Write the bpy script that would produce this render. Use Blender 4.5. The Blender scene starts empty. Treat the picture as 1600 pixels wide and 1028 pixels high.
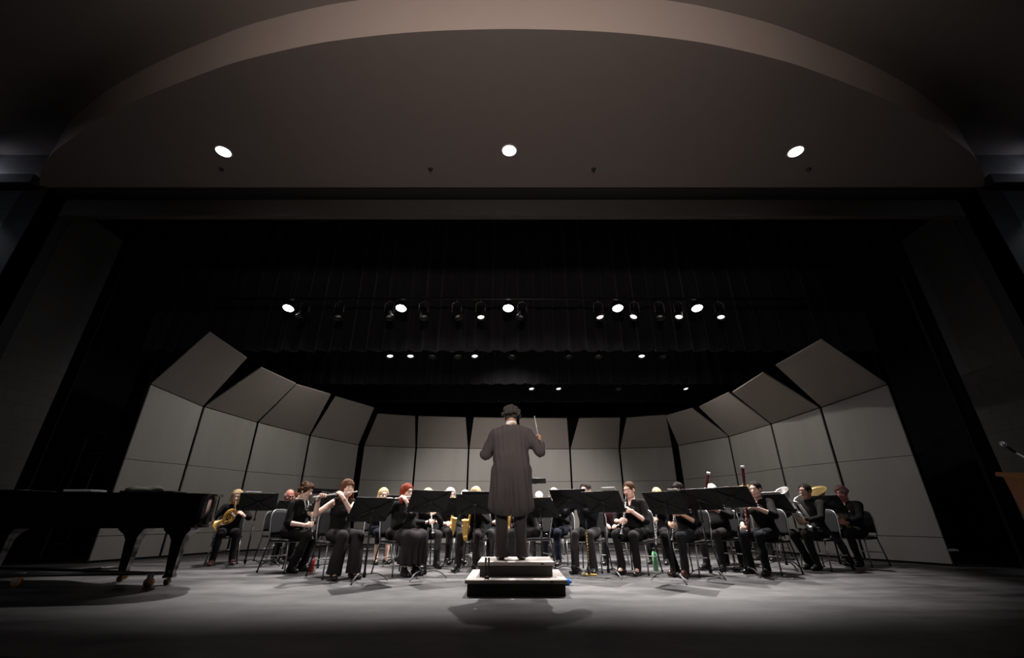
import bpy, math, random
import numpy as np
from mathutils import Vector, Matrix

S = bpy.context.scene
COL = S.collection
R = math.radians
PI = math.pi

# ------------------------------------------------------------------ camera
cam_d = bpy.data.cameras.new('camera'); cam = bpy.data.objects.new('camera', cam_d); COL.objects.link(cam)
cam.location = (0, 0, 0.75)
cam.rotation_euler = (R(90 + 23.75), 0, 0)
cam_d.sensor_width = 36; cam_d.lens = 667 / 1600 * 36
cam_d.clip_start = 0.05; cam_d.clip_end = 100
S.camera = cam
# ------------------------------------------------------------------ world, exposure
w = bpy.data.worlds.new('world'); S.world = w; w.use_nodes = True
w.node_tree.nodes['Background'].inputs[0].default_value = (0.5, 0.5, 0.6, 1)
w.node_tree.nodes['Background'].inputs[1].default_value = 0.002
S.view_settings.view_transform = 'Standard'; S.view_settings.look = 'None'
S.view_settings.exposure = 0.0; S.view_settings.gamma = 1.0
S.view_settings.use_curve_mapping = False
# ------------------------------------------------------------------ lights
def spot(name, loc, target, energy, size=60, blend=0.6, col=(1, .95, .9), rad=0.08):
    d = bpy.data.lights.new(name, 'SPOT'); d.energy = energy; d.spot_size = R(size); d.spot_blend = blend
    d.color = col; d.shadow_soft_size = rad
    o = bpy.data.objects.new(name, d); COL.objects.link(o); o.location = loc
    o.rotation_euler = (Vector(target) - Vector(loc)).to_track_quat('-Z', 'Y').to_euler()
    return o
WASH = [(-4.82, 8.3, 4.78), (-2.39, 8.3, 4.78), (-0.08, 8.3, 4.78), (2.28, 8.3, 4.78), (3.99, 8.3, 4.78)]
for i, (x, y, z) in enumerate(WASH):                  # lamps hung on the first batten
    spot('wash_light', (x, y, z - .1), (x * .78, 7.95, 0), (1000, 1900, 2000, 1900, 1500)[i], 82, .6, (1, .95, .92), .025)
DOWN = [(-4.21, 4.66, 5.63), (-0.04, 4.64, 5.63), (4.14, 4.66, 5.63)]
for x, y, z in DOWN:                                   # recessed lamps in the soffit
    spot('soffit_light', (x, y, z - .06), (x * .55, 8.2, .8), 150, 76, 1, (1, .93, .88), .06)
spot('catwalk_light', (-3.0, -4.5, 5.9), (-1.0, 9.2, 1.4), 3000, 27, .7, (1, .92, .86), .1)      # lamps in the house
spot('catwalk_light', (3.0, -4.5, 5.9), (1.0, 9.2, 1.4), 3000, 27, .7, (1, .92, .86), .1)
spot('cove_light', (0, -1.2, 3.2), (0, 2.3, 6.35), 560, 104, 1, (1, .85, .76), .3)             # lights the curved fascia
for s in (-1, 1):                                       # small lamps of the house side walls
    spot('house_light', (s * 5.2, -1.5, 5.6), (s * 8.2, 6.2, 2.0), 190, 60, .8, (.8, .85, 1), .05)
    spot('sconce_light', (s * 8.75, 5.1, 6.05), (s * 8.5, 5.4, 5.95), 4, 150, .8, (.82, .84, 1), .05)
    spot('sconce_light', (s * 8.9, 4.9, 5.5), (s * 8.5, 5.4, 4.2), 16, 80, .6, (.85, .87, 1), .05)
for x, tx in ((-3.4, -6.5), (-2.0, -4.5), (2.0, 4.5), (3.4, 6.5)):                             # second batten, aimed at the shell
    spot('shell_light', (x, 9.75, 4.25), (tx, 13.2 - abs(tx) * .5, 1.6), 85, 100, .8, (1, .93, .86), .05)
# back wall stripe of light comes from the same batten
spot('shell_light', (0, 9.9, 4.1), (0, 14.2, 1.3), 110, 108, .9, (1, .92, .84), .05)

# ------------------------------------------------------------------ materials
MATS = {}
def mat(name, col, rough=.6, metal=0, spec=.5, bump=0, bscale=40, var=0, vscale=6, stretch=None, coat=0, emis=None, es=1, sheen=0):
    if name in MATS: return MATS[name]
    m = bpy.data.materials.new(name); m.use_nodes = True
    nt = m.node_tree; b = nt.nodes['Principled BSDF']
    b.inputs['Base Color'].default_value = (*col, 1); b.inputs['Roughness'].default_value = rough
    b.inputs['Metallic'].default_value = metal; b.inputs['Specular IOR Level'].default_value = spec
    if coat: b.inputs['Coat Weight'].default_value = coat; b.inputs['Coat Roughness'].default_value = .05
    if sheen: b.inputs['Sheen Weight'].default_value = sheen
    if emis:
        b.inputs['Emission Color'].default_value = (*emis, 1); b.inputs['Emission Strength'].default_value = es
    tc = nt.nodes.new('ShaderNodeTexCoord'); mp = nt.nodes.new('ShaderNodeMapping')
    nt.links.new(tc.outputs['Object'], mp.inputs[0])
    if stretch: mp.inputs['Scale'].default_value = stretch
    n = nt.nodes.new('ShaderNodeTexNoise'); n.inputs['Scale'].default_value = vscale; n.inputs['Detail'].default_value = 5
    nt.links.new(mp.outputs[0], n.inputs['Vector'])
    mx = nt.nodes.new('ShaderNodeMix'); mx.data_type = 'RGBA'
    v = var if var else .08
    mx.inputs[6].default_value = (*[c * (1 - v) for c in col], 1); mx.inputs[7].default_value = (*[min(1, c * (1 + v)) for c in col], 1)
    nt.links.new(n.outputs['Fac'], mx.inputs[0]); nt.links.new(mx.outputs[2], b.inputs['Base Color'])
    if bump:
        n2 = nt.nodes.new('ShaderNodeTexNoise'); n2.inputs['Scale'].default_value = bscale; n2.inputs['Detail'].default_value = 4
        nt.links.new(mp.outputs[0], n2.inputs['Vector'])
        bp = nt.nodes.new('ShaderNodeBump'); bp.inputs['Strength'].default_value = bump; bp.inputs['Distance'].default_value = .01
        nt.links.new(n2.outputs['Fac'], bp.inputs['Height']); nt.links.new(bp.outputs[0], b.inputs['Normal'])
    MATS[name] = m
    return m

def floor_material():
    m = bpy.data.materials.new('stage_floor'); m.use_nodes = True; nt = m.node_tree; b = nt.nodes['Principled BSDF']
    N = nt.nodes.new; L = nt.links.new
    tc = N('ShaderNodeTexCoord')
    def noise(sc, stretch, det=6, rot=0):
        mp = N('ShaderNodeMapping'); mp.inputs['Scale'].default_value = stretch; mp.inputs['Rotation'].default_value = (0, 0, rot)
        L(tc.outputs['Object'], mp.inputs[0]); n = N('ShaderNodeTexNoise'); n.inputs['Scale'].default_value = sc; n.inputs['Detail'].default_value = det
        n.inputs['Roughness'].default_value = .65; L(mp.outputs[0], n.inputs['Vector']); return n
    a = noise(.9, (1, 1, 1)); c = noise(1.5, (.45, 1.6, 1), 10, .12); d = noise(30, (1, 1, 1), 4)
    r1 = N('ShaderNodeValToRGB'); r1.color_ramp.elements[0].position = .42; r1.color_ramp.elements[1].position = .60
    r1.color_ramp.elements[0].color = (.016, .0155, .016, 1); r1.color_ramp.elements[1].color = (.11, .104, .104, 1)
    ad = N('ShaderNodeMath'); ad.operation = 'ADD'; m1 = N('ShaderNodeMath'); m1.operation = 'MULTIPLY'; m1.inputs[1].default_value = .45
    m2 = N('ShaderNodeMath'); m2.operation = 'MULTIPLY'; m2.inputs[1].default_value = .55
    L(a.outputs['Fac'], m1.inputs[0]); L(c.outputs['Fac'], m2.inputs[0]); L(m1.outputs[0], ad.inputs[0]); L(m2.outputs[0], ad.inputs[1])
    L(ad.outputs[0], r1.inputs[0])
    # thin scuff marks
    s = noise(3.2, (.25, 3.0, 1), 9, -.35); r2 = N('ShaderNodeValToRGB'); r2.color_ramp.elements[0].position = .69; r2.color_ramp.elements[1].position = .74
    r2.color_ramp.elements[0].color = (0, 0, 0, 1); r2.color_ramp.elements[1].color = (.3, .3, .3, 1)
    L(s.outputs['Fac'], r2.inputs[0])
    mx = N('ShaderNodeMix'); mx.data_type = 'RGBA'; mx.inputs[7].default_value = (.2, .19, .185, 1)
    L(r2.outputs[0], mx.inputs[0]); L(r1.outputs[0], mx.inputs[6]); L(mx.outputs[2], b.inputs['Base Color'])
    rr = N('ShaderNodeMapRange'); rr.inputs['To Min'].default_value = .42; rr.inputs['To Max'].default_value = .68
    L(c.outputs['Fac'], rr.inputs['Value']); L(rr.outputs[0], b.inputs['Roughness'])
    bp = N('ShaderNodeBump'); bp.inputs['Strength'].default_value = .25; bp.inputs['Distance'].default_value = .004
    L(d.outputs['Fac'], bp.inputs['Height']); L(bp.outputs[0], b.inputs['Normal'])
    return m

def block_material():
    m = bpy.data.materials.new('painted_block'); m.use_nodes = True; nt = m.node_tree; b = nt.nodes['Principled BSDF']
    N = nt.nodes.new; L = nt.links.new
    tc = N('ShaderNodeTexCoord'); sp = N('ShaderNodeSeparateXYZ'); cb = N('ShaderNodeCombineXYZ')
    L(tc.outputs['Object'], sp.inputs[0])
    ad = N('ShaderNodeMath'); L(sp.outputs['X'], ad.inputs[0]); L(sp.outputs['Y'], ad.inputs[1])
    L(ad.outputs[0], cb.inputs['X']); L(sp.outputs['Z'], cb.inputs['Y'])
    br = N('ShaderNodeTexBrick'); br.inputs['Scale'].default_value = 1; br.inputs['Brick Width'].default_value = .4; br.inputs['Row Height'].default_value = .2
    br.inputs['Mortar Size'].default_value = .006; br.inputs['Color1'].default_value = (.06, .06, .062, 1); br.inputs['Color2'].default_value = (.052, .052, .055, 1)
    br.inputs['Mortar'].default_value = (.04, .04, .04, 1)
    L(cb.outputs[0], br.inputs['Vector']); L(br.outputs['Color'], b.inputs['Base Color'])
    bp = N('ShaderNodeBump'); bp.inputs['Strength'].default_value = .6; bp.inputs['Distance'].default_value = .006; bp.invert = True
    L(br.outputs['Fac'], bp.inputs['Height']); L(bp.outputs[0], b.inputs['Normal']); b.inputs['Roughness'].default_value = .6
    return m

M_floor = floor_material(); M_block = block_material()
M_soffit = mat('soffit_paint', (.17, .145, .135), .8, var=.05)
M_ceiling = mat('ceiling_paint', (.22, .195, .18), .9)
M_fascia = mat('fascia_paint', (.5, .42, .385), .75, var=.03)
M_jamb = mat('black_paint', (.014, .014, .015), .7)
M_header = mat('header_paint', (.05, .045, .042), .6)
M_black = mat('black_masking', (.004, .004, .005), .95)
M_curtain = mat('black_velour', (.008, .008, .012), .9, sheen=.15, var=.3)
M_shell = mat('shell_laminate', (.345, .335, .31), .5, var=.14, vscale=1.1, stretch=(3, 3, .45), bump=.03, bscale=5)
M_canopy = mat('shell_canopy_laminate', (.355, .325, .295), .5, var=.05, vscale=1.3)
M_frame = mat('dark_steel', (.03, .03, .03), .45, .6)
M_pod_top = mat('podium_carpet', (.44, .39, .36), .8, bump=.2, bscale=120)
M_pod_side = mat('podium_side', (.05, .045, .042), .7)
M_plastic = mat('black_plastic', (.008, .008, .009), .5, spec=.3)
M_pad = mat('black_upholstery', (.009, .009, .010), .8, spec=.25, bump=.15, bscale=150)
M_chrome = mat('chair_steel', (.28, .28, .28), .35, .6)
M_stand = mat('stand_black', (.006, .006, .0065), .5, spec=.3)
M_piano = mat('piano_lacquer', (.004, .004, .004), .08, 0, .6, coat=.6)
M_silver = mat('silver_plate', (.8, .78, .77), .3, .55)
M_gold = mat('lacquered_brass', (.72, .45, .13), .3, .5)
M_darkbrass = mat('aged_brass', (.35, .25, .10), .35, .5)
M_ebony = mat('ebony_wood', (.012, .011, .011), .35)
M_maroon = mat('red_stained_maple', (.09, .012, .012), .25, coat=.4)
M_white = mat('white_plastic', (.75, .73, .7), .4)
M_orange = mat('orange_rubber', (.65, .3, .1), .6)
M_oak = mat('orange_oak', (.38, .15, .045), .45, var=.25, vscale=5, stretch=(1, 1, .15))
M_paper = mat('paper', (.7, .69, .66), .8)
M_blue = mat('blue_plastic', (.04, .22, .75), .4)
M_green = mat('green_bottle', (.25, .65, .33), .4)
M_red = mat('red_plastic', (.35, .02, .02), .4)
M_lamp = mat('lamp_glow', (1, 1, 1), .5, emis=(.93, .96, 1), es=25)
M_lamp_warm = mat('small_lamp_glow', (1, 1, 1), .5, emis=(1, .9, .84), es=3)
M_lamp_soft = mat('soffit_lamp_glow', (1, 1, 1), .5, emis=(.95, .98, 1), es=9)
M_shirt_w = mat('white_cotton', (.75, .73, .71), .8)
M_coat = mat('charcoal_wool', (.066, .055, .055), .9, spec=.15, bump=.2, bscale=200)

# ------------------------------------------------------------------ object helpers
def tag(o, label=None, cat=None, group=None, kind=None):
    if label: o['label'] = label
    if cat: o['category'] = cat
    if group: o['group'] = group
    if kind: o['kind'] = kind
    return o
def empty(name, loc=(0, 0, 0), rz=0, label=None, cat=None, group=None, scale=1):
    o = bpy.data.objects.new(name, None); COL.objects.link(o); o.location = loc; o.rotation_euler = (0, 0, rz)
    o.scale = (scale,) * 3; o.empty_display_size = .1
    return tag(o, label, cat, group)
def mesh_obj(name, V, Fc, m, parent=None, smooth=True, mi=None, mats=None):
    me = bpy.data.meshes.new(name)
    me.from_pydata([tuple(v) for v in V] if not isinstance(V, np.ndarray) else V.tolist(), [], Fc if isinstance(Fc, list) else Fc.tolist())
    for q in (mats or [m]): me.materials.append(q)
    if mi is not None: me.polygons.foreach_set('material_index', np.asarray(mi, dtype=np.int32))
    if smooth: me.polygons.foreach_set('use_smooth', [True] * len(me.polygons))
    me.update()
    o = bpy.data.objects.new(name, me); COL.objects.link(o)
    if parent: o.parent = parent
    return o
class MB:
    def __init__(s): s.v = []; s.f = []; s.sm = []
    def add(s, V, F, smooth=False):
        n = len(s.v); s.v += [tuple(map(float, p)) for p in V]; s.f += [tuple(i + n for i in q) for q in F]; s.sm += [smooth] * len(F); return s
    def box(s, c, d, rot=None, bev=0):
        x, y, z = [q / 2 for q in d]
        if bev:
            # chamfered box: 24 vertices
            V = []; idx = {}
            for sx in (-1, 1):
                for sy in (-1, 1):
                    for sz in (-1, 1):
                        for a in range(3):
                            p = [sx * (x - bev), sy * (y - bev), sz * (z - bev)]; p[a] = (sx * x, sy * y, sz * z)[a]
                            idx[(sx, sy, sz, a)] = len(V); V.append(p)
            F = []
            for a in range(3):
                b, c2 = [(1, 2), (2, 0), (0, 1)][a]
                for sg in (-1, 1):
                    q = []
                    for (u, w_) in ((-1, -1), (1, -1), (1, 1), (-1, 1)):
                        k = [0, 0, 0]; k[a] = sg; k[b] = u; k[c2] = w_; q.append(idx[(*k, a)])
                    F.append(q if sg > 0 else q[::-1])
                # edges running along axis a
                for u in (-1, 1):
                    for w_ in (-1, 1):
                        k0 = [0, 0, 0]; k0[a] = -1; k0[b] = u; k0[c2] = w_; k1 = list(k0); k1[a] = 1
                        q = [idx[(*k0, b)], idx[(*k1, b)], idx[(*k1, c2)], idx[(*k0, c2)]]
                        F.append(q if u * w_ < 0 else q[::-1])
            for sx in (-1, 1):
                for sy in (-1, 1):
                    for sz in (-1, 1):
                        q = [idx[(sx, sy, sz, a)] for a in range(3)]; F.append(q if sx * sy * sz > 0 else q[::-1])
        else:
            V = [(a * x, b * y, e * z) for e in (-1, 1) for b in (-1, 1) for a in (-1, 1)]
            F = [(0, 2, 3, 1), (4, 5, 7, 6), (0, 1, 5, 4), (2, 6, 7, 3), (0, 4, 6, 2), (1, 3, 7, 5)]
        Mx = rot.to_3x3() if rot else Matrix.Identity(3)
        s.add([Mx @ Vector(p) + Vector(c) for p in V], F); return s
    def tube(s, P, r, n=8, closed=False, cap=True):
        P = [Vector(p) for p in P]; N_ = len(P)
        rr = r if isinstance(r, (list, tuple)) else [r] * N_
        base = len(s.v); up = None; V = []
        for i, p in enumerate(P):
            if closed: t = P[(i + 1) % N_] - P[i - 1]
            else: t = P[min(i + 1, N_ - 1)] - P[max(i - 1, 0)]
            t.normalize()
            if up is None:
                up = t.orthogonal().normalized()
            else:
                up = (up - t * up.dot(t));
                up = up.normalized() if up.length > 1e-6 else t.orthogonal().normalized()
            b = t.cross(up)
            for k in range(n):
                a = 2 * PI * k / n; V.append(p + (up * math.cos(a) + b * math.sin(a)) * rr[i])
        F = []
        for i in range(N_ if closed else N_ - 1):
            j = (i + 1) % N_
            for k in range(n):
                k2 = (k + 1) % n; F.append((i * n + k, i * n + k2, j * n + k2, j * n + k))
        if cap and not closed: F += [tuple(range(n))[::-1], tuple((N_ - 1) * n + k for k in range(n))]
        s.add(V, F, True); return s
    def lathe(s, a, d, prof, n=16):
        """prof: list of (distance along d, radius)"""
        a = Vector(a); d = Vector(d).normalized(); u = d.orthogonal().normalized(); b = d.cross(u); V = []; F = []
        for t, r in prof:
            for k in range(n):
                q = 2 * PI * k / n; V.append(a + d * t + (u * math.cos(q) + b * math.sin(q)) * r)
        for i in range(len(prof) - 1):
            for k in range(n):
                k2 = (k + 1) % n; F.append((i * n + k, i * n + k2, (i + 1) * n + k2, (i + 1) * n + k))
        s.add(V, F, True); return s
    def prism(s, pts, z0, z1):
        n = len(pts); V = [(x, y, z0) for x, y in pts] + [(x, y, z1) for x, y in pts]
        F = [tuple(range(n))[::-1], tuple(range(n, 2 * n))] + [(i, (i + 1) % n, (i + 1) % n + n, i + n) for i in range(n)]
        s.add(V, F); return s
    def slab(s, q, th):
        """four corner points, thickened against the normal"""
        q = [Vector(p) for p in q]; nrm = (q[1] - q[0]).cross(q[3] - q[0]).normalized() * th
        V = q + [p - nrm for p in q]
        s.add(V, [(0, 1, 2, 3), (7, 6, 5, 4), (0, 4, 5, 1), (1, 5, 6, 2), (2, 6, 7, 3), (3, 7, 4, 0)]); return s
    def build(s, name, m, parent=None):
        o = mesh_obj(name, s.v, s.f, m, parent, smooth=False)
        o.data.polygons.foreach_set('use_smooth', s.sm)
        return o
def struct(name, mb, m): return tag(mb.build(name, m), kind='structure')

# ------------------------------------------------------------------ implicit surfaces for bodies and cloth
class Field:
    def __init__(s, res): s.res = res; s.p = []
    def cap(s, a, b, r1, r2=None, k=.02, sub=False, cut=False):
        a = np.array(a, float); b = np.array(b, float); r2 = r1 if r2 is None else r2; rm = max(r1, r2)
        def f(P):
            d = b - a; L = d @ d
            t = ((P - a) @ d) / max(L, 1e-9); tc = np.clip(t, 0, 1)
            q = np.linalg.norm(P - a - tc[..., None] * d, axis=-1) - (r1 + (r2 - r1) * tc)
            if cut: q = np.maximum(q, (t - 1) * math.sqrt(L))
            return q
        s.p.append((f, np.minimum(a, b) - rm, np.maximum(a, b) + rm, k, sub)); return s
    def ell(s, c, r, k=.02, M=None, sub=False):
        c = np.array(c, float); r = np.array(r, float); Mi = None if M is None else np.array(M, float)
        def f(P):
            q = P - c
            if Mi is not None: q = q @ Mi            # columns of M are local axes
            k0 = np.linalg.norm(q / r, axis=-1); k1 = np.linalg.norm(q / (r * r), axis=-1) + 1e-9
            return k0 * (k0 - 1) / k1
        e = r if Mi is None else np.full(3, r.max())
        s.p.append((f, c - e, c + e, k, sub)); return s
    def mesh(s):
        h = s.res; mg = max(q[3] for q in s.p) + 2 * h
        lo = np.min([q[1] for q in s.p if not q[4]], axis=0) - mg; hi = np.max([q[2] for q in s.p if not q[4]], axis=0) + mg
        n = np.ceil((hi - lo) / h).astype(int) + 1
        F = np.full(n, .5, np.float32)
        ax = [lo[i] + h * np.arange(n[i]) for i in range(3)]
        for f, a, b, k, sub in s.p:
            m = k + 2 * h
            i0 = np.clip(np.floor((a - m - lo) / h).astype(int), 0, n - 1); i1 = np.clip(np.ceil((b + m - lo) / h).astype(int) + 1, 1, n)
            if np.any(i1 <= i0): continue
            P = np.stack(np.meshgrid(*[ax[i][i0[i]:i1[i]] for i in range(3)], indexing='ij'), -1)
            d = f(P); sl = tuple(slice(i0[i], i1[i]) for i in range(3)); o = F[sl]
            if sub:
                e = -d; hh = np.maximum(k - np.abs(o - e), 0) / k; F[sl] = np.maximum(o, e) + hh * hh * k * .25
            else:
                hh = np.maximum(k - np.abs(o - d), 0) / k; F[sl] = np.minimum(o, d) - hh * hh * k * .25
        return nets(F, lo, h)
def nets(F, lo, h):
    s = F < 0
    c = [s[i:s.shape[0] - 1 + i, j:s.shape[1] - 1 + j, k:s.shape[2] - 1 + k] for i in (0, 1) for j in (0, 1) for k in (0, 1)]
    cnt = sum(x.astype(np.int8) for x in c); act = (cnt > 0) & (cnt < 8)
    I = np.argwhere(act); idx = np.full(act.shape, -1, np.int32); idx[act] = np.arange(len(I))
    acc = np.zeros((len(I), 3)); num = np.zeros(len(I))
    cor = [np.array((i, j, k)) for i in (0, 1) for j in (0, 1) for k in (0, 1)]
    val = [F[tuple((I + q).T)] for q in cor]
    for a in range(8):
        for b in range(a + 1, 8):
            if np.abs(cor[a] - cor[b]).sum() != 1: continue
            va, vb = val[a], val[b]; m = (va < 0) != (vb < 0)
            t = np.where(m, va / np.where(m, va - vb, 1), 0)
            acc += np.where(m[:, None], cor[a] + t[:, None] * (cor[b] - cor[a]), 0); num += m
    V = lo + h * (I + acc / num[:, None])
    Q = []
    for a in range(3):
        b, c_ = (a + 1) % 3, (a + 2) % 3
        A = [slice(None)] * 3; B = [slice(None)] * 3; A[a] = slice(0, -1); B[a] = slice(1, None)
        sa, sb = s[tuple(A)], s[tuple(B)]; E_ = np.argwhere(sa != sb)
        E_ = E_[(E_[:, b] > 0) & (E_[:, c_] > 0) & (E_[:, b] < F.shape[b] - 1) & (E_[:, c_] < F.shape[c_] - 1)]
        eb = np.zeros(3, int); eb[b] = 1; ec = np.zeros(3, int); ec[c_] = 1
        q = np.stack([idx[tuple((E_ - eb - ec).T)], idx[tuple((E_ - ec).T)], idx[tuple(E_.T)], idx[tuple((E_ - eb).T)]], 1)
        fl = ~sa[tuple(E_.T)]; q[fl] = q[fl][:, ::-1]; Q.append(q)
    return V, np.concatenate(Q)
def wrinkle(V, amp, seed, f=18, dirs=((1, .2, .3), (.2, .3, 1), (.7, .7, -.2), (-.4, .9, .6))):
    rnd = random.Random(seed); d = np.zeros(len(V))
    for v in dirs:
        v = np.array(v) * f * rnd.uniform(.7, 1.5); wv = V @ v + rnd.uniform(0, 6) + .8 * np.sin(V @ (np.roll(v, 1) * .6) + rnd.uniform(0, 6))
        d += np.sin(wv)
    return d * amp / len(dirs) * 2
def vnorm(V, Q):
    n = np.zeros_like(V); a = V[Q[:, 2]] - V[Q[:, 0]]; b = V[Q[:, 3]] - V[Q[:, 1]]; c = np.cross(a, b)
    for i in range(4): np.add.at(n, Q[:, i], c)
    return n / (np.linalg.norm(n, axis=1)[:, None] + 1e-12)
def cloth(name, fld, m, parent, amp=.004, seed=1, f=18, zmin=None, dirs=None):
    V, Q = fld.mesh(); n = vnorm(V, Q)
    kw = {'dirs': dirs} if dirs else {}
    V = V + n * wrinkle(V, amp, seed, f, **kw)[:, None]
    if zmin is not None: V[:, 2] = np.maximum(V[:, 2], zmin)
    return mesh_obj(name, V, Q, m, parent)

# ------------------------------------------------------------------ people
def V3(*a): return np.array(a, float)
def nrm(v): v = np.array(v, float); return v / np.linalg.norm(v)
def frame(d, nb):
    d = nrm(d); nb = np.array(nb, float); nb = nrm(nb - d * (nb @ d)); return np.stack([np.cross(d, nb), d, nb], 1)   # columns X, Y, Z
_hand = {}
def hand_mesh(curl, side):
    key = (curl, side)
    if key in _hand: return _hand[key]
    f = Field(.0046)
    f.cap((0, -.03, 0), (0, .02, 0), .026, .027, k=.02)
    f.ell((0, .048, 0), (.041, .052, .0155), k=.012)
    f.cap((-.028, .075, 0), (.03, .072, 0), .012, .011, k=.01)
    lens = [(.040, .025, .021), (.044, .029, .022), (.041, .027, .021), (.032, .020, .019)]
    for i, (x, L) in enumerate(zip((-.031, -.0105, .0105, .031), lens)):
        p = V3(x, .086 - abs(x + .005) * .2, .001); a = 0; fan = x * 2.2
        for j, l in enumerate(L):
            a += R(curl * (.8, 1.15, .8)[j] + i * 2)
            q = p + l * V3(math.sin(fan) * math.cos(a) * .6, math.cos(a), -math.sin(a))
            f.cap(p, q, .0092 - .0008 * j, .0086 - .0008 * j, k=.004); p = q
    f.cap((-.022, .022, -.006), (-.046, .052, -.014), .0155, .012, k=.012)
    f.cap((-.046, .052, -.014), (-.046, .085, -.026 - curl * .0001), .0108, .0088, k=.004)
    V, Q = f.mesh()
    if side < 0: V = V * (-1, 1, 1); Q = Q[:, ::-1]
    _hand[key] = (V, Q); return _hand[key]
_head = {}
def head_mesh(kind):
    if kind in _head: return _head[kind]
    m = kind == 'm'
    f = Field(.0048)
    f.ell((0, -.012, .028), (.073, .092, .085), k=.02)
    f.ell((0, .028, -.03), (.058 + .002 * m, .056, .078), k=.03)
    f.ell((0, .042, -.086), (.034 + .006 * m, .034, .026), k=.025)
    for s in (-1, 1):
        f.ell((s * .042, .052, -.028), (.022, .022, .022), k=.02)
        f.ell((s * .040, .015, -.07), (.022, .035, .03), k=.025)
    f.ell((0, .072, .030), (.048, .017, .011 + .003 * m), k=.012)
    for s in (-1, 1): f.ell((s * .030, .095, .007), (.018, .016, .011), k=.010, sub=True)
    for s in (-1, 1): f.ell((s * .030, .0735, .006), (.0135, .0125, .0125), k=.003)
    f.cap((0, .080, .012), (0, .102, -.022), .0075, .0115, k=.012)
    for s in (-1, 1): f.ell((s * .011, .094, -.026), (.008, .010, .007), k=.006)
    f.ell((0, .083, -.0505), (.021, .010, .0055), k=.005)
    f.ell((0, .082, -.060), (.018, .010, .006), k=.004)
    for s in (-1, 1):
        f.ell((s * .076, -.006, -.002), (.010, .018, .030), k=.006)
        f.ell((s * .083, -.002, .002), (.005, .009, .015), k=.004, sub=True)
    f.cap((0, -.022, -.05), (0, -.035, -.125), .050 + .006 * m, .050 + .006 * m, k=.03)
    V, Q = f.mesh(); C = V[Q].mean(1); mi = np.zeros(len(Q), int)
    front = C[:, 1] > .06
    for s in (-1, 1):
        dx = (C[:, 0] - s * .030) / .0125; dz = (C[:, 2] - .006) / .0072
        e = (dx * dx + dz * dz < 1) & front; mi[e] = 2
        e2 = ((C[:, 0] - s * .030) ** 2 + (C[:, 2] - .006) ** 2 < .0052 ** 2) & front; mi[e2] = 3
        b = (np.abs(C[:, 0] - s * .031) < .020) & (np.abs(C[:, 2] - .031 + 4 * (C[:, 0] - s * .031) ** 2) < .0042) & front; mi[b] = 3
    lp = (np.abs(C[:, 0]) < .021) & (np.abs(C[:, 2] + .0555) < .0085) & (C[:, 1] > .078); mi[lp] = 1
    _head[kind] = (V, Q, mi); return _head[kind]

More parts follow.
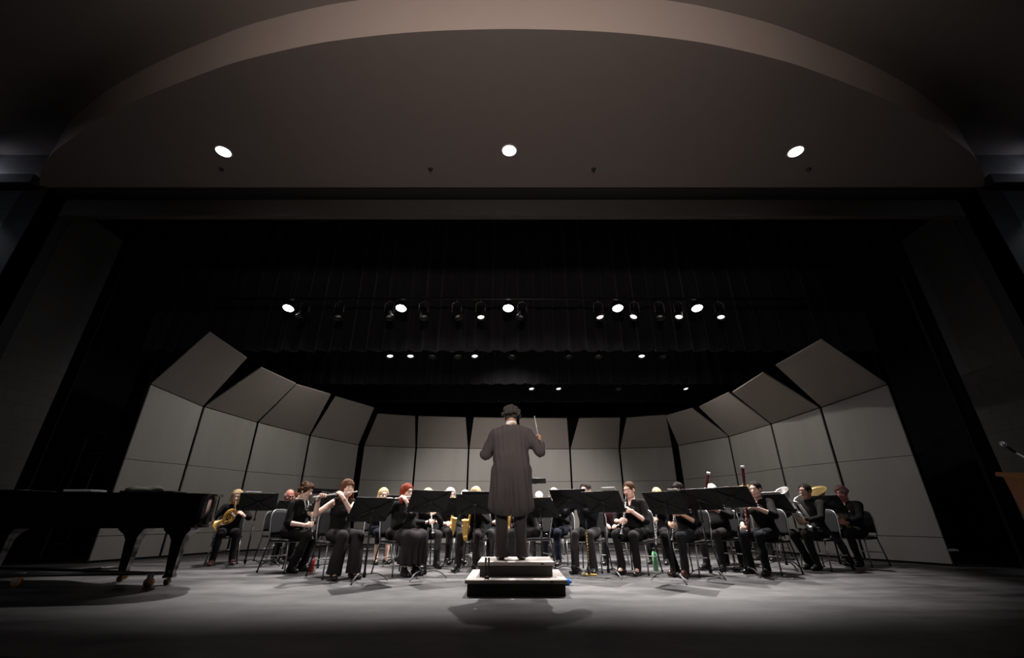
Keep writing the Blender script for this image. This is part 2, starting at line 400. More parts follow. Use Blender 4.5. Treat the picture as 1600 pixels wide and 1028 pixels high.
SKIN = {'fair': (.74, .50, .41), 'pink': (.76, .46, .38), 'tan': (.42, .24, .16), 'brown': (.36, .19, .12), 'red': (.5, .2, .16)}
HAIR = {'brown': (.07, .032, .016), 'dark': (.014, .010, .008), 'blond': (.50, .36, .20), 'grey': (.34, .32, .30), 'white': (.68, .65, .62),
        'red': (.22, .035, .015), 'pinkgrey': (.28, .16, .15), 'chestnut': (.12, .05, .025)}
def hair_obj(style, colour, parent, Hc, Rh, seed):
    m = mat('hair_' + colour, HAIR[colour], .7, spec=.15, bump=.6, bscale=90, var=.45, vscale=60, stretch=(6, 6, .6))
    f = Field(.0058); c0 = (0, -.016, .032)
    if style == 'fringe':          # bald on top
        f.ell((0, -.02, -.005), (.083, .098, .060), k=.01); f.ell((0, .10, .0), (.078, .095, .12), k=.01, sub=True); f.ell((0, 0, .10), (.075, .1, .075), k=.01, sub=True)
    elif style in ('slick', 'bun', 'tail'):
        f.ell(c0, (.080, .098, .091), k=.01); f.ell((0, .108, -.018), (.073, .066, .100), k=.014, sub=True)
        f.ell((0, .02, -.11), (.10, .10, .085), k=.012, sub=True)
        if style == 'bun': f.ell((0, -.115, .02), (.035, .03, .035), k=.008)
        if style == 'tail': f.cap((0, -.10, .02), (0, -.13, -.16), .024, .012, k=.02)
    else:
        q = .006 if style == 'short' else 0; f.ell(c0, (.087 - q, .104 - q, .096 - q * .6), k=.015); f.ell((0, .118, -.020), (.073, .072, .100), k=.014, sub=True)
        if style == 'short': f.ell((0, .02, -.125), (.11, .11, .085), k=.01, sub=True)
        if style == 'curly':
            r = random.Random(seed)
            big = .008 if colour == 'conductor' else 0
            for i in range(34):
                a = r.uniform(0, 2 * PI); e = r.uniform(-.35, 1.4)
                p = V3(math.cos(a) * math.cos(e) * .084, -.018 + math.sin(a) * math.cos(e) * .098, .032 + math.sin(e) * .09)
                if p[1] > .045 and p[2] < .055: continue
                f.ell(p * (1 + big * 10, 1 + big * 10, 1), (.022 + big,) * 3, k=.008)
            f.ell((0, .03, -.125), (.11, .11, .07), k=.01, sub=True)
        if style in ('long', 'bangs', 'bob', 'verylong'):
            L = {'bob': .14, 'long': .24, 'bangs': .26, 'verylong': .34}[style]
            f.ell((0, -.062, -.05 - L * .3), (.082, .046, .06 + L * .62), k=.03)
            for s in (-1, 1):
                f.cap((s * .072, -.012, .03), (s * .085, .008, -L * .55), .026, .026, k=.02)
                f.cap((s * .085, .008, -L * .55), (s * .088, .03, -L), .026, .014, k=.015)
        if style == 'bangs': f.ell((0, .072, .052), (.055, .022, .024), k=.012)
    V, Q = f.mesh(); n = vnorm(V, Q)
    ang = np.arctan2(V[:, 0], V[:, 1] + .02)
    d = np.sin(ang * 23 + V[:, 2] * 30 + seed) * .0035 + np.sin(ang * 37 + seed * 2 + V[:, 2] * 55) * .0022 + np.sin(V[:, 1] * 60 + V[:, 0] * 25 + seed) * .003
    V = V + n * d[:, None]
    V = V @ np.array(Rh).T * 1.05 + Hc
    return mesh_obj('hair', V, Q, m, parent)
def ik(Sh, W, pole, l1=.285, l2=.255):
    d = W - Sh; L = np.linalg.norm(d)
    if L > (l1 + l2) * .995: l1, l2 = [q * L / (l1 + l2) * 1.006 for q in (l1, l2)]
    u = d / L; a = (l1 * l1 - l2 * l2 + L * L) / (2 * L); h = math.sqrt(max(l1 * l1 - a * a, 0))
    pole = np.array(pole, float); pole = pole - u * (pole @ u); return Sh + u * a + nrm(pole) * h
def rotm(yaw, pitch, roll=0): return np.array((Matrix.Rotation(R(yaw), 3, 'Z') @ Matrix.Rotation(R(pitch), 3, 'X') @ Matrix.Rotation(R(roll), 3, 'Y')))

def person(label, x, y, face, z=0, sc=.975, lean=6, yaw=0, pitch=-8, roll=0, w=1.0, belly=0, sex='f', skin='fair', hair=('short', 'brown'), top='black_knit',
           topcol=(.007, .0065, .0065), sleeve=1.97, neck='v', bottoms='trousers', botcol=(.012, .011, .0115), legs=None, shoes='black', barefoot=False,
           arms=None, stand=False, seed=1, glasses=False, collar=False, watch=None, group=None, wide=0):
    """face: heading in degrees (0 = +X, 90 = upstage). Local +Y is forward, +X the person's right."""
    root = empty('person', (x, y, z), R(face - 90), label, 'person', group, sc)
    th = R(lean); pz = .50 if not stand else .92
    def L_(p):
        p = np.array(p, float); dz = (p[2] - pz) * (1 if stand else .915)
        return V3(p[0], p[1] * math.cos(th) + dz * math.sin(th), pz + dz * math.cos(th) - p[1] * math.sin(th))
    Mt = np.array(Matrix.Rotation(-th, 3, 'X'))
    up = .0 if not stand else .40
    sh_w = (.165 if sex == 'f' else .19) * (.5 + .5 * w)
    Sh = {s: L_((s * sh_w, -.005, 1.005 + up)) for s in (-1, 1)}
    nb = L_((0, -.01, 1.06 + up))
    Rh = rotm(yaw, pitch, roll)
    Hc = nb + V3(0, math.sin(th) * .06 + .02, .155) + (Rh @ V3(0, .03, 0)) * .6
    mouth = Hc + Rh @ V3(0, .102, -.055)
    A = arms(mouth, Sh) if callable(arms) else arms
    # -- body
    B = Field(.0105)
    def torso(F, i=0, top=True, bottom=True):
        k = .05
        if bottom: F.ell(L_((0, -.01, .565 + up)), (.165 * w + i, .125 * w + i, .115 + i), k=k)
        if top:
            F.ell(L_((0, .0, .70 + up)), (.137 * w + i, .105 * w + i, .15 + i), k=k, M=Mt)
            F.ell(L_((0, -.002, .88 + up)), (.158 * (.4 + .6 * w) + (.012 if sex == 'm' else 0) + i, .108 * (.4 + .6 * w) + i, .165 + i), k=k, M=Mt)
            F.cap(L_((-sh_w + .045, -.012, 1.0 + up)), L_((sh_w - .045, -.012, 1.0 + up)), .062 + i, k=k)
            if sex == 'f':
                for s in (-1, 1): F.ell(L_((s * .066 * w, .082 * w, .885 + up)), (.06 + i, .052 + i, .062 + i), k=.03)
            if belly: F.ell(L_((0, .05 * w + belly * .05, .69 + up)), (.15 * w + i, .10 + belly * .06 + i, .125 + i), k=.06, M=Mt)
    torso(B)
    B.cap(nb - V3(0, 0, .03), Hc + Rh @ V3(0, -.03, -.10), .06, .05, k=.03)
    leg = legs or [(s * .125, .43, s * .13, .40) for s in (-1, 1)]        # knee x, knee y, ankle x, ankle y
    if stand: J = [[V3(s * .09, 0, .93), V3(s * .105, .015, .50), V3(s * .11, -.03, .085), V3(s * .14, .10, .03)] for s in (-1, 1)]
    else: J = [[V3((-1, 1)[i] * .09, .02, .535), V3(l[0], l[1], .515), V3(l[2], l[3], .09), V3(l[2] + (l[2] - l[0]) * .25 + (-1, 1)[i] * .02, l[3] + .13, .028)] for i, l in enumerate(leg)]
    for h, k_, a_, t_ in J:
        B.cap(h, k_, .078 * w, .052, k=.03); B.cap(k_, a_, .050, .034, k=.02)
        B.cap(a_, t_, .032, .026, k=.02); B.cap(a_ - (t_ - a_) * .25, a_ + V3(0, 0, -.045), .03, .028, k=.02)
    hands = {}
    for s in (-1, 1):
        W_, d_, n_, pole, curl = A[s]; E_ = ik(Sh[s], np.array(W_, float), pole); hands[s] = (np.array(W_, float), E_, frame(d_, n_), curl)
        B.cap(Sh[s], E_, .049 * (.6 + .4 * w), .039 * (.6 + .4 * w), k=.03); B.cap(E_, W_, .039, .026, k=.012)
    V, Q = B.mesh(); V[:, 2] = np.maximum(V[:, 2], .006)
    mi = np.zeros(len(Q), int)
    hv, hq, hm = head_mesh(sex); parts = [(V, Q, mi), (hv @ Rh.T * 1.05 + Hc, hq, hm)]
    for s in (-1, 1):
        W_, E_, Fm, curl = hands[s]; v, q = hand_mesh(curl, s); parts.append((v @ Fm.T * .97 + W_, q, np.zeros(len(q), int)))
    VV, QQ, MI = [], [], []; n = 0
    for v, q, m_ in parts: VV.append(v); QQ.append(q + n); MI.append(m_); n += len(v)
    sk = SKIN[skin]; ms = mat('skin_' + skin, sk, .5, var=.06, vscale=12)
    hc = HAIR[hair[1]]
    mesh_obj('body', np.concatenate(VV), np.concatenate(QQ), None, root, mi=np.concatenate(MI),
             mats=[ms, mat('lips_' + skin, (sk[0] * .75, sk[1] * .4, sk[2] * .42), .4), mat('eye_white', (.7, .68, .66), .3), mat('eye_dark', (.03, .02, .015), .3)])
    if hair[0] != 'none': hair_obj(hair[0], hair[1], root, Hc, Rh, seed)
    # -- top
    tm = mat(top, topcol, .9, spec=.15, bump=.15, bscale=180, var=.2, vscale=9)
    T = Field(.0095); torso(T, .014); 
    for s in (-1, 1):
        W_, E_, _, _ = hands[s]; a1 = .049 * (.6 + .4 * w) + .012
        if sleeve >= 1.6: T.cap(Sh[s], E_, a1, .052, k=.03); T.cap(E_, E_ + (W_ - E_) * min(sleeve - 1, .97), .052, .037, k=.015, cut=True)
        elif sleeve > 1: T.cap(Sh[s], E_, a1, .055, k=.03); T.cap(E_, E_ + (W_ - E_) * (sleeve - 1), .055, .052, k=.015, cut=True)
        elif sleeve > 0: T.cap(Sh[s], Sh[s] + (E_ - Sh[s]) * sleeve, a1, a1, k=.03, cut=True)
    if neck == 'v':
        T.cap(nb + V3(0, .09, .06), L_((0, .16, .90 + up)), .062, .012, k=.006, sub=True); T.ell(nb + V3(0, .0, .05), (.07, .07, .05), k=.01, sub=True)
    elif neck == 'scoop': T.ell(nb + V3(0, .05, .03), (.085, .11, .075), k=.006, sub=True)
    elif neck == 'crew': T.ell(nb + V3(0, .02, .06), (.07, .075, .05), k=.006, sub=True)
    elif neck == 'high': T.cap(nb - V3(0, 0, .03), nb + V3(0, .005, .055), .068, .063, k=.02, cut=True)
    if sleeve == 0:
        for s in (-1, 1): T.ell(Sh[s] + V3(s * .035, 0, -.02), (.045, .10, .10), k=.01, sub=True)
    if not stand: cloth('shirt' if sex == 'm' else 'blouse', T, tm, root, .0035, seed)
    if collar and not stand:
        c = MB(); pts = [nb + V3(math.sin(a) * .062, .02 + math.cos(a) * .066, .035) for a in np.linspace(.5, 2 * PI - .5, 14)]
        ve = L_((0, .125, .95 + up)); pts = [ve + V3(.004, 0, 0)] + [(pts[0] + ve) / 2 + V3(.02, .02, 0)] + pts + [(pts[-1] + ve) / 2 + V3(-.02, .02, 0)] + [ve - V3(.004, 0, 0)]
        c.tube(pts, .008, 6); c.build('collar', M_shirt_w, root)
    # -- lower garment
    bm_ = mat('cloth_%d_%d' % (int(botcol[0] * 2000), int(botcol[2] * 2000)), botcol, .9, spec=.15, bump=.1, bscale=160, var=.15)
    Gm = Field(.0105)
    if bottoms == 'skirt':
        Gm.ell((0, -.01, .57), (.185 * w, .145 * w, .12), k=.05)
        for h, k_, a_, t_ in J:
            Gm.cap(h, k_ + V3(0, -.01, 0), .105 * w, .088, k=.06)
            Gm.cap(k_ + V3(0, -.01, 0), V3(a_[0] * 1.25, a_[1] + .03, .17), .086, .10, k=.07, cut=True)
        Gm.cap((0, .12, .53), (0, .42, .50), .10, .08, k=.07); Gm.cap((0, .41, .48), (0, .40, .16), .085, .10, k=.07, cut=True)
        Gm.cap((0, .2, .40), (0, .24, .18), .09, .10, k=.07, cut=True)
        V, Q = Gm.mesh(); n = vnorm(V, Q)
        d = (np.sin(np.arctan2(V[:, 0], V[:, 1] - .3) * 13 + seed) * .010 + np.sin(V[:, 0] * 70 + 1) * .004) * np.clip((.55 - V[:, 2]) / .35, 0, 1)
        V = V + n * (d + wrinkle(V, .003, seed))[:, None]; mesh_obj('skirt', V, Q, bm_, root)
    else:
        if not stand: Gm.ell((0, -.01, .565), (.165 * w + .016, .125 * w + .016, .10), k=.05)
        else: Gm.ell((0, 0, .96), (.165 * w, .12, .12), k=.05)
        for h, k_, a_, t_ in J:
            Gm.cap(h, k_, .078 * w + .016, .068 + wide * .3, k=.03)
            e = a_ + V3(0, 0, -.025 if shoes == 'pump' else -.055) if bottoms == 'trousers' else k_ + (a_ - k_) * .45
            Gm.cap(k_, e, .066 + wide * .3, .052 + wide, k=.02, cut=True)
        cloth('trousers', Gm, bm_, root, .0055, seed + 7, 22, zmin=.02)
    # -- shoes
    if not barefoot:
        sm = mat('shoe_' + shoes, {'black': (.012, .011, .011), 'brown': (.13, .045, .03), 'dark_red': (.07, .022, .02), 'pump': (.012, .01, .01)}[shoes], .3)
        for h, k_, a_, t_ in J:
            F = Field(.007); low = shoes == 'pump'; dr = nrm((t_ - a_) * (1, 1, 0)); base = a_ * (1, 1, 0)
            F.cap(base + dr * .015 + V3(0, 0, .036), base + dr * .15 + V3(0, 0, .026), .037, .033, k=.02)
            F.cap(base - dr * .05 + V3(0, 0, .042), base + dr * .02 + V3(0, 0, .04), .034, .036, k=.02)
            if not low: F.cap(a_ - V3(0, 0, .01), t_ + V3(0, 0, .004), .041, .031, k=.02)
            if not low: F.cap(base - dr * .02 + V3(0, 0, .05), a_ + V3(0, 0, .02), .040, .043, k=.02)
            else: F.ell(base + dr * .06 + V3(0, 0, .085), (.05, .07, .035), k=.005, sub=True); F.ell(base + dr * .01 + V3(0, 0, .10), (.045, .06, .04), k=.005, sub=True)
            V, Q = F.mesh(); V[:, 2] = np.maximum(V[:, 2], .001); mesh_obj('shoe', V, Q, sm, root)
    if glasses:
        g = MB(); 
        for s in (-1, 1):
            g.tube([Hc + Rh @ V3(s * .032 + math.cos(a) * .024, .098, .006 + math.sin(a) * .018) for a in np.linspace(0, 2 * PI, 15)[:-1]], .0022, 5, closed=True)
            g.tube([Hc + Rh @ V3(s * .056, .096, .012), Hc + Rh @ V3(s * .078, .07, .012), Hc + Rh @ V3(s * .082, 0, .012)], .002, 5)
        g.tube([Hc + Rh @ V3(-.008, .100, .010), Hc + Rh @ V3(.008, .100, .010)], .0022, 5); g.build('glasses', M_plastic, root)
    if watch:
        W_, E_, Fm, _ = hands[watch]; u = nrm(W_ - E_); o_ = nrm(np.cross(u, V3(.3, .2, 1))); p_ = np.cross(u, o_); c = W_ - u * .025
        g = MB(); g.tube([c + o_ * math.cos(a) * .031 + p_ * math.sin(a) * .031 for a in np.linspace(0, 2 * PI, 15)[:-1]], .008, 6, closed=True)
        g.build('wristwatch', M_plastic, root)
    root['_m'] = 0; del root['_m']
    return dict(root=root, mouth=mouth, Hc=Hc, Rh=Rh, nb=nb, hands=hands, J=J, Sh=Sh, L=L_, pos=(x, y, z), face=face, sc=sc)

# ------------------------------------------------------------------ holds: wrist, finger direction, back of hand, elbow pole, curl
def hold(H0, d, nb, pole, curl=38):
    d = nrm(d); nb = np.array(nb, float); nb = nrm(nb - d * (nb @ d)); return (np.array(H0) - d * .085 + nb * .026, d, nb, pole, curl)
FL = nrm((.95, .10, -.14)); CL = nrm((0, .50, -.86)); SX = nrm((.16, .02, -1)); TR = nrm((0, 1, -.12)); OB = nrm((0, .6, -.8))
def arms_flute(m, Sh):
    return {1: hold(m + FL * .44 + V3(0, .03, 0), (-.15, .75, .5), (.1, -.5, .85), (.7, -.2, -1), 40),
            -1: hold(m + FL * .20 + V3(0, .03, 0), (.45, -.45, .75), (-.2, .85, .45), (-.6, .1, -1), 45)}
def arms_clar(m, Sh, ax=CL):
    return {1: hold(m + ax * .44, (-.75, .6, .1), (.5, .75, .2), (.7, -.3, -.8), 34), -1: hold(m + ax * .26, (.75, .6, .15), (-.5, .75, .2), (-.7, -.3, -.8), 34)}
def arms_sax(m, Sh):
    b = m + V3(.0, .12, -.06)
    return {1: hold(b + SX * .40 + V3(.02, 0, 0), (-.6, .75, -.1), (.7, .5, .3), (.6, -.5, -.7), 36), -1: hold(b + SX * .14, (.8, .5, .1), (-.4, .8, .3), (-.7, 0, -.9), 36)}
def arms_horn(m, Sh):
    return {1: hold(m + V3(.13, .17, -.40), (-.8, .4, .3), (.6, .7, .1), (.8, -.4, -.6), 18), -1: hold(m + V3(-.10, .26, -.22), (.7, -.1, .6), (-.5, .7, .5), (-.7, .1, -.7), 42)}
def arms_bsn(m, Sh):
    return {1: hold(m + V3(.17, .16, -.50), (-.55, .75, .1), (.8, .4, .3), (.8, -.5, -.5), 34), -1: hold(m + V3(-.06, .26, -.20), (.7, .6, .25), (-.6, .6, .5), (-.8, .1, -.8), 34)}
def arms_euph(m, Sh):
    return {1: hold(m + V3(.06, .20, -.24), (-.75, .55, .1), (.3, .5, .8), (.9, -.1, -.5), 45), -1: hold(m + V3(-.04, .26, -.40), (.8, .3, .1), (-.2, .95, -.1), (-.8, 0, -.6), 30)}
def arms_tpt(m, Sh):
    return {1: hold(m + TR * .26 + V3(.01, 0, .0), (-.4, .8, .1), (.8, .4, .3), (.8, 0, -.8), 40), -1: hold(m + TR * .24, (.6, .6, .5), (-.7, .6, .0), (-.7, 0, -.9), 55)}
def arms_lap(m, Sh):
    return {s: hold(V3(s * .07, .30, .62), (-s * .5, .8, -.15), (0, .2, 1), (s * .9, -.6, -.3), 22) for s in (-1, 1)}
def arms_standing_part(m, Sh): return arms_clar(m, Sh, OB)

# ------------------------------------------------------------------ instruments (built in the player's frame, own origin at the mouthpiece)
def inst(P, name, label, cat, anchor, parts, group=None):
    """parts: list of (name, MB, material); MB coordinates are in the player's frame"""
    rt = P['root']; a = R(P['face'] - 90); sc = P['sc']; A = np.array(anchor, float)
    loc = Matrix.Rotation(a, 3, 'Z') @ Vector(A * sc) + Vector(P['pos'])
    o = empty(name, loc, a, label, cat, group, sc)
    for nme, mb, m in parts:
        mb.v = [tuple(np.array(v) - A) for v in mb.v]; mb.build(nme, m, o)
    return o
def keys(mb, a, ax, t0, t1, n, side, r=.012):
    for i in range(n):
        t = t0 + (t1 - t0) * i / (n - 1); p = np.array(a) + ax * t + side * r * 1.25
        mb.lathe(p - side * .003, side, [(0, .0), (0, .0075), (.005, .0075), (.006, 0)], 8)
    p = np.array(a) + side * r * 1.2 + np.cross(side, ax) * .008
    mb.tube([p + ax * t0, p + ax * t1], .0018, 5)
def flute(P, label, group=None):
    m = P['mouth'] + V3(0, .008, -.004); ax = FL; b = MB(); a = m - ax * .10
    b.tube([a, a + ax * .22, a + ax * .221, a + ax * .67], [.0098, .0098, .0092, .0092], 10)
    b.lathe(a, ax, [(-.012, 0), (-.012, .008), (-.002, .0115), (.008, .0115), (.009, .0098)], 10)
    h = MB(); h.lathe(m - V3(0, 0, .002), V3(0, .1, 1), [(0, .011), (.010, .0125), (.011, .006)], 10)
    k = MB(); keys(k, a, ax, .26, .64, 13, nrm(np.cross(np.cross(ax, V3(0, .3, 1)), ax)), .0095)
    return inst(P, 'flute', label, 'flute', m, [('tube', b, M_silver), ('lip_plate', h, M_silver), ('keywork', k, M_silver)], group)
def clarinet(P, label, bass=False, ax=CL, name='clarinet', L=.66, group=None):
    m = P['mouth'] + V3(0, .004, 0); b = MB()
    b.lathe(m, ax, [(0, 0), (0, .007), (.06, .0125), (.07, .015), (.12, .0145), (.125, .0125), (L - .12, .0135), (L - .115, .016), (L - .10, .015)], 12)
    bl = MB(); bl.lathe(m, ax, [(L - .10, .0155), (L - .05, .02), (L - .01, .034), (L, .037), (L, .033), (L - .04, .018)], 14)
    k = MB(); sd = nrm(np.cross(np.cross(ax, V3(0, .9, .5)), ax)); keys(k, m, ax, .15, L - .12, 12, sd); keys(k, m, ax, .17, L - .14, 6, nrm(np.cross(sd, ax)))
    for t in (.125, .30, .46): k.lathe(m + ax * t, ax, [(0, .0125), (0, .0155), (.006, .0155), (.006, .0125)], 12)
    mp = MB(); mp.lathe(m, ax, [(-.012, .002), (-.012, .008), (.035, .0115), (.036, .010)], 10)
    return inst(P, name, label, name.replace('_', ' '), m, [('body', b, M_ebony), ('bell', bl, M_ebony), ('keywork', k, M_silver), ('mouthpiece', mp, M_ebony)], group)
def sax(P, label, group=None):
    m = P['mouth'] + V3(0, .004, 0); b = m + V3(0, .12, -.06); k = MB(); n = MB()
    n.tube([m + V3(0, .02, 0), m + V3(0, .07, .015), m + V3(0, .11, .0), b], [.009, .010, .012, .013], 10)
    t1 = b + SX * .52; bd = MB()
    bow = [t1 + V3(.0, .06 * (1 - math.cos(a)), -.06 * math.sin(a)) for a in np.linspace(0, PI, 9)]
    e = bow[-1]; bd.tube([b, b + SX * .3] + bow, [.013, .022] + [.030 + .001 * i for i in range(9)], 12)
    bl = MB(); bl.lathe(e, (-.05, .22, 1), [(0, .037), (.10, .040), (.19, .045), (.225, .053), (.24, .062), (.24, .059), (.19, .04)], 18)
    sd = V3(0, 1, 0); keys(k, b, SX, .04, .5, 9, sd, .022)
    for i in range(6):
        p = b + SX * (.08 + i * .075) + V3(0, .028, 0); k.lathe(p, (0, 1, 0), [(0, 0), (0, .016), (.006, .016), (.007, 0)], 10)
    mp = MB(); mp.lathe(m + V3(0, .035, .004), (0, -1, -.1), [(0, .011), (.03, .011), (.05, .006), (.05, 0)], 10)
    return inst(P, 'saxophone', label, 'saxophone', m, [('body', bd, M_gold), ('neck', n, M_gold), ('bell', bl, M_gold), ('keywork', k, M_gold), ('mouthpiece', mp, M_ebony)], group)
def horn(P, label, group=None):
    m = P['mouth']; c = m + V3(.04, .20, -.28); u = nrm((.55, .25, -.75)); v = nrm(np.cross(u, nrm((.5, -.7, .2)))); b = MB()
    for rr, th in ((.135, .010), (.115, .0095), (.092, .009)):
        b.tube([c + u * math.cos(a) * rr + v * math.sin(a) * rr * .85 for a in np.linspace(0, 2 * PI, 25)[:-1]], th, 8, closed=True)
    n = nrm(np.cross(u, v))
    for i in range(5):
        q = c + u * (-.06 + i * .028) + n * .02; b.tube([q - v * .07, q - v * .075 + n * .01, q + v * .06, q + v * .065 + n * .012], .006, 6)
    vl = MB()
    for i in range(3): vl.lathe(c - u * .05 + v * (-.02 + i * .036) + n * .0, n, [(0, 0), (0, .017), (.035, .017), (.037, 0)], 12)
    lp = MB(); lp.tube([m, m + V3(-.01, .06, -.05), c + v * .10 - u * .06], [.005, .006, .007], 8); lp.lathe(m, (-.1, .8, -.6), [(-.004, .012), (.012, .011), (.04, .004)], 12)
    be = c + u * .10 - v * .04; dirb = nrm((.62, -.05, -.42)); bl = MB()
    bl.lathe(be, dirb, [(-.04, .016), (.04, .026), (.10, .045), (.14, .075), (.165, .125), (.17, .152), (.168, .152), (.155, .12)], 24)
    return inst(P, 'french_horn', label, 'french horn', m, [('tubing', b, M_gold), ('valve', vl, M_silver), ('leadpipe', lp, M_gold), ('bell', bl, M_gold)], group)
def bassoon(P, label, top_=.62, group=None, tilt=(-.22, .10, 1)):
    m = P['mouth']; ax = nrm(tilt); c = m + V3(.02, .20, -.10) ; b = MB(); lo = c - ax * .66; hi = c + ax * top_ * .62
    b.lathe(lo, ax, [(0, 0), (0, .030), (.05, .033), (.42, .030), (.425, .024), (.60, .022)], 12)
    s = nrm(np.cross(ax, V3(0, 1, 0))) * .025
    b.lathe(lo + ax * .4 + s, ax, [(0, .012), (.5, .014)], 10)
    L = np.linalg.norm(hi - lo); b.lathe(lo + ax * .6, ax, [(0, .022), (L - .6 - .16, .021), (L - .6 - .15, .026), (L - .6 - .10, .022), (L - .6, .024)], 12)
    r = MB(); r.lathe(hi, ax, [(-.02, .0245), (-.02, .028), (.012, .030), (.016, .027), (.016, .012), (-.02, .010)], 14)
    k = MB(); keys(k, lo, ax, .06, .9, 16, nrm(np.cross(s, ax)) , .03); keys(k, lo, ax, .1, .8, 9, -nrm(s), .03)
    bo = MB(); j = lo + ax * .9 + s; bo.tube([m + V3(0, .012, 0), m + V3(0, .05, .01), (m + j) / 2 + V3(0, .02, .05), j], [.003, .004, .005, .006], 7)
    return inst(P, 'bassoon', label, 'bassoon', m, [('body', b, M_maroon), ('bell_ring', r, M_white), ('keywork', k, M_silver), ('bocal', bo, M_silver)], group)
def euph(P, label, big=1.0, m_=None, name='euphonium', group=None, bx=(-.12, .36, .62), base=(.08, .10, -.52), br=1.0):
    m = P['mouth']; mt = m_ or M_silver; a = m + V3(*base); ax = nrm(bx); b = MB(); bl = MB(); B_ = big
    L = np.linalg.norm(bx)
    bl.lathe(a, ax, [(0, .035 * B_), (L * .5, .045 * B_), (L * .75, .062 * B_), (L * .9, .06 * B_ + .035 * B_ * br), (L * .97, .03 * B_ + .10 * B_ * br), (L, .15 * B_ * br), (L * .995, .15 * B_ * br), (L * .93, .10 * B_ * br), (L * .75, .055 * B_)], 24)
    sd = nrm(np.cross(ax, V3(0, 1, .2))); fr = nrm(np.cross(sd, ax)) * (-1)
    if fr[1] < 0: fr = -fr
    bow = [a + sd * .07 * B_ * (1 - math.cos(t)) - ax * .08 * B_ * math.sin(t) for t in np.linspace(0, PI, 9)]
    b.tube(bow + [bow[-1] + ax * .36 * B_], [.035 * B_ - .001 * i for i in range(9)] + [.018 * B_], 12)
    top = bow[-1] + ax * .36 * B_
    b.tube([top - sd * .05 * B_ * (1 - math.cos(t)) + ax * .05 * B_ * math.sin(t) for t in np.linspace(0, PI, 7)], .015 * B_, 8)
    for i in range(3):
        q = a + ax * (.04 + .07 * i) * B_ + fr * .05 * B_; b.tube([q, q + sd * .10 * B_, q + sd * .12 * B_ + ax * .03, q + sd * .10 * B_ + ax * .055, q + ax * .055], .009 * B_, 7)
    vl = MB()
    for i in range(4):
        q = a + fr * .07 * B_ + sd * (-.02 + i * .034) * B_ + ax * .03
        vl.lathe(q, ax, [(0, 0), (0, .015 * B_), (.20 * B_, .015 * B_), (.205 * B_, .006), (.235 * B_, .006), (.236 * B_, .011), (.24 * B_, 0)], 10)
    lp = MB(); lp.tube([m + V3(0, .004, 0), m + V3(0, .09, -.02), m + V3(.03, .15, -.06), a + ax * .33 * B_ + fr * .05], [.006, .006, .008, .009], 8)
    lp.lathe(m, (0, 1, -.15), [(0, .014), (.008, .015), (.03, .010), (.06, .006)], 12)
    return inst(P, name, label, name, m, [('tubing', b, mt), ('bell', bl, mt), ('valve', vl, M_silver), ('leadpipe', lp, mt)], group)
def trumpet(P, label, m_=None, group=None):
    m = P['mouth'] + V3(0, .004, 0); mt = m_ or M_silver; b = MB(); s = V3(.0, 0, -1)
    b.tube([m, m + TR * .10, m + TR * .40, m + TR * .43 + s * .03, m + TR * .40 + s * .06, m + TR * .12 + s * .06], .0065, 8)
    b.tube([m + TR * .12 + s * .06, m + TR * .09 + s * .03, m + TR * .12 + V3(.03, 0, -.03), m + TR * .3 + V3(.03, 0, -.03)], .0065, 8)
    bl = MB(); bl.lathe(m + TR * .28 + V3(.03, 0, -.03), TR, [(0, .007), (.10, .012), (.16, .022), (.20, .042), (.215, .06), (.214, .06), (.19, .03)], 18)
    vl = MB()
    for i in range(3): vl.lathe(m + TR * (.20 + i * .03) + V3(.012, 0, -.09), (0, .1, 1), [(0, 0), (0, .010), (.11, .010), (.112, .004), (.135, .004), (.136, .008), (.14, 0)], 10)
    return inst(P, 'trumpet', label, 'trumpet', m, [('tubing', b, mt), ('bell', bl, mt), ('valve', vl, mt)], group)

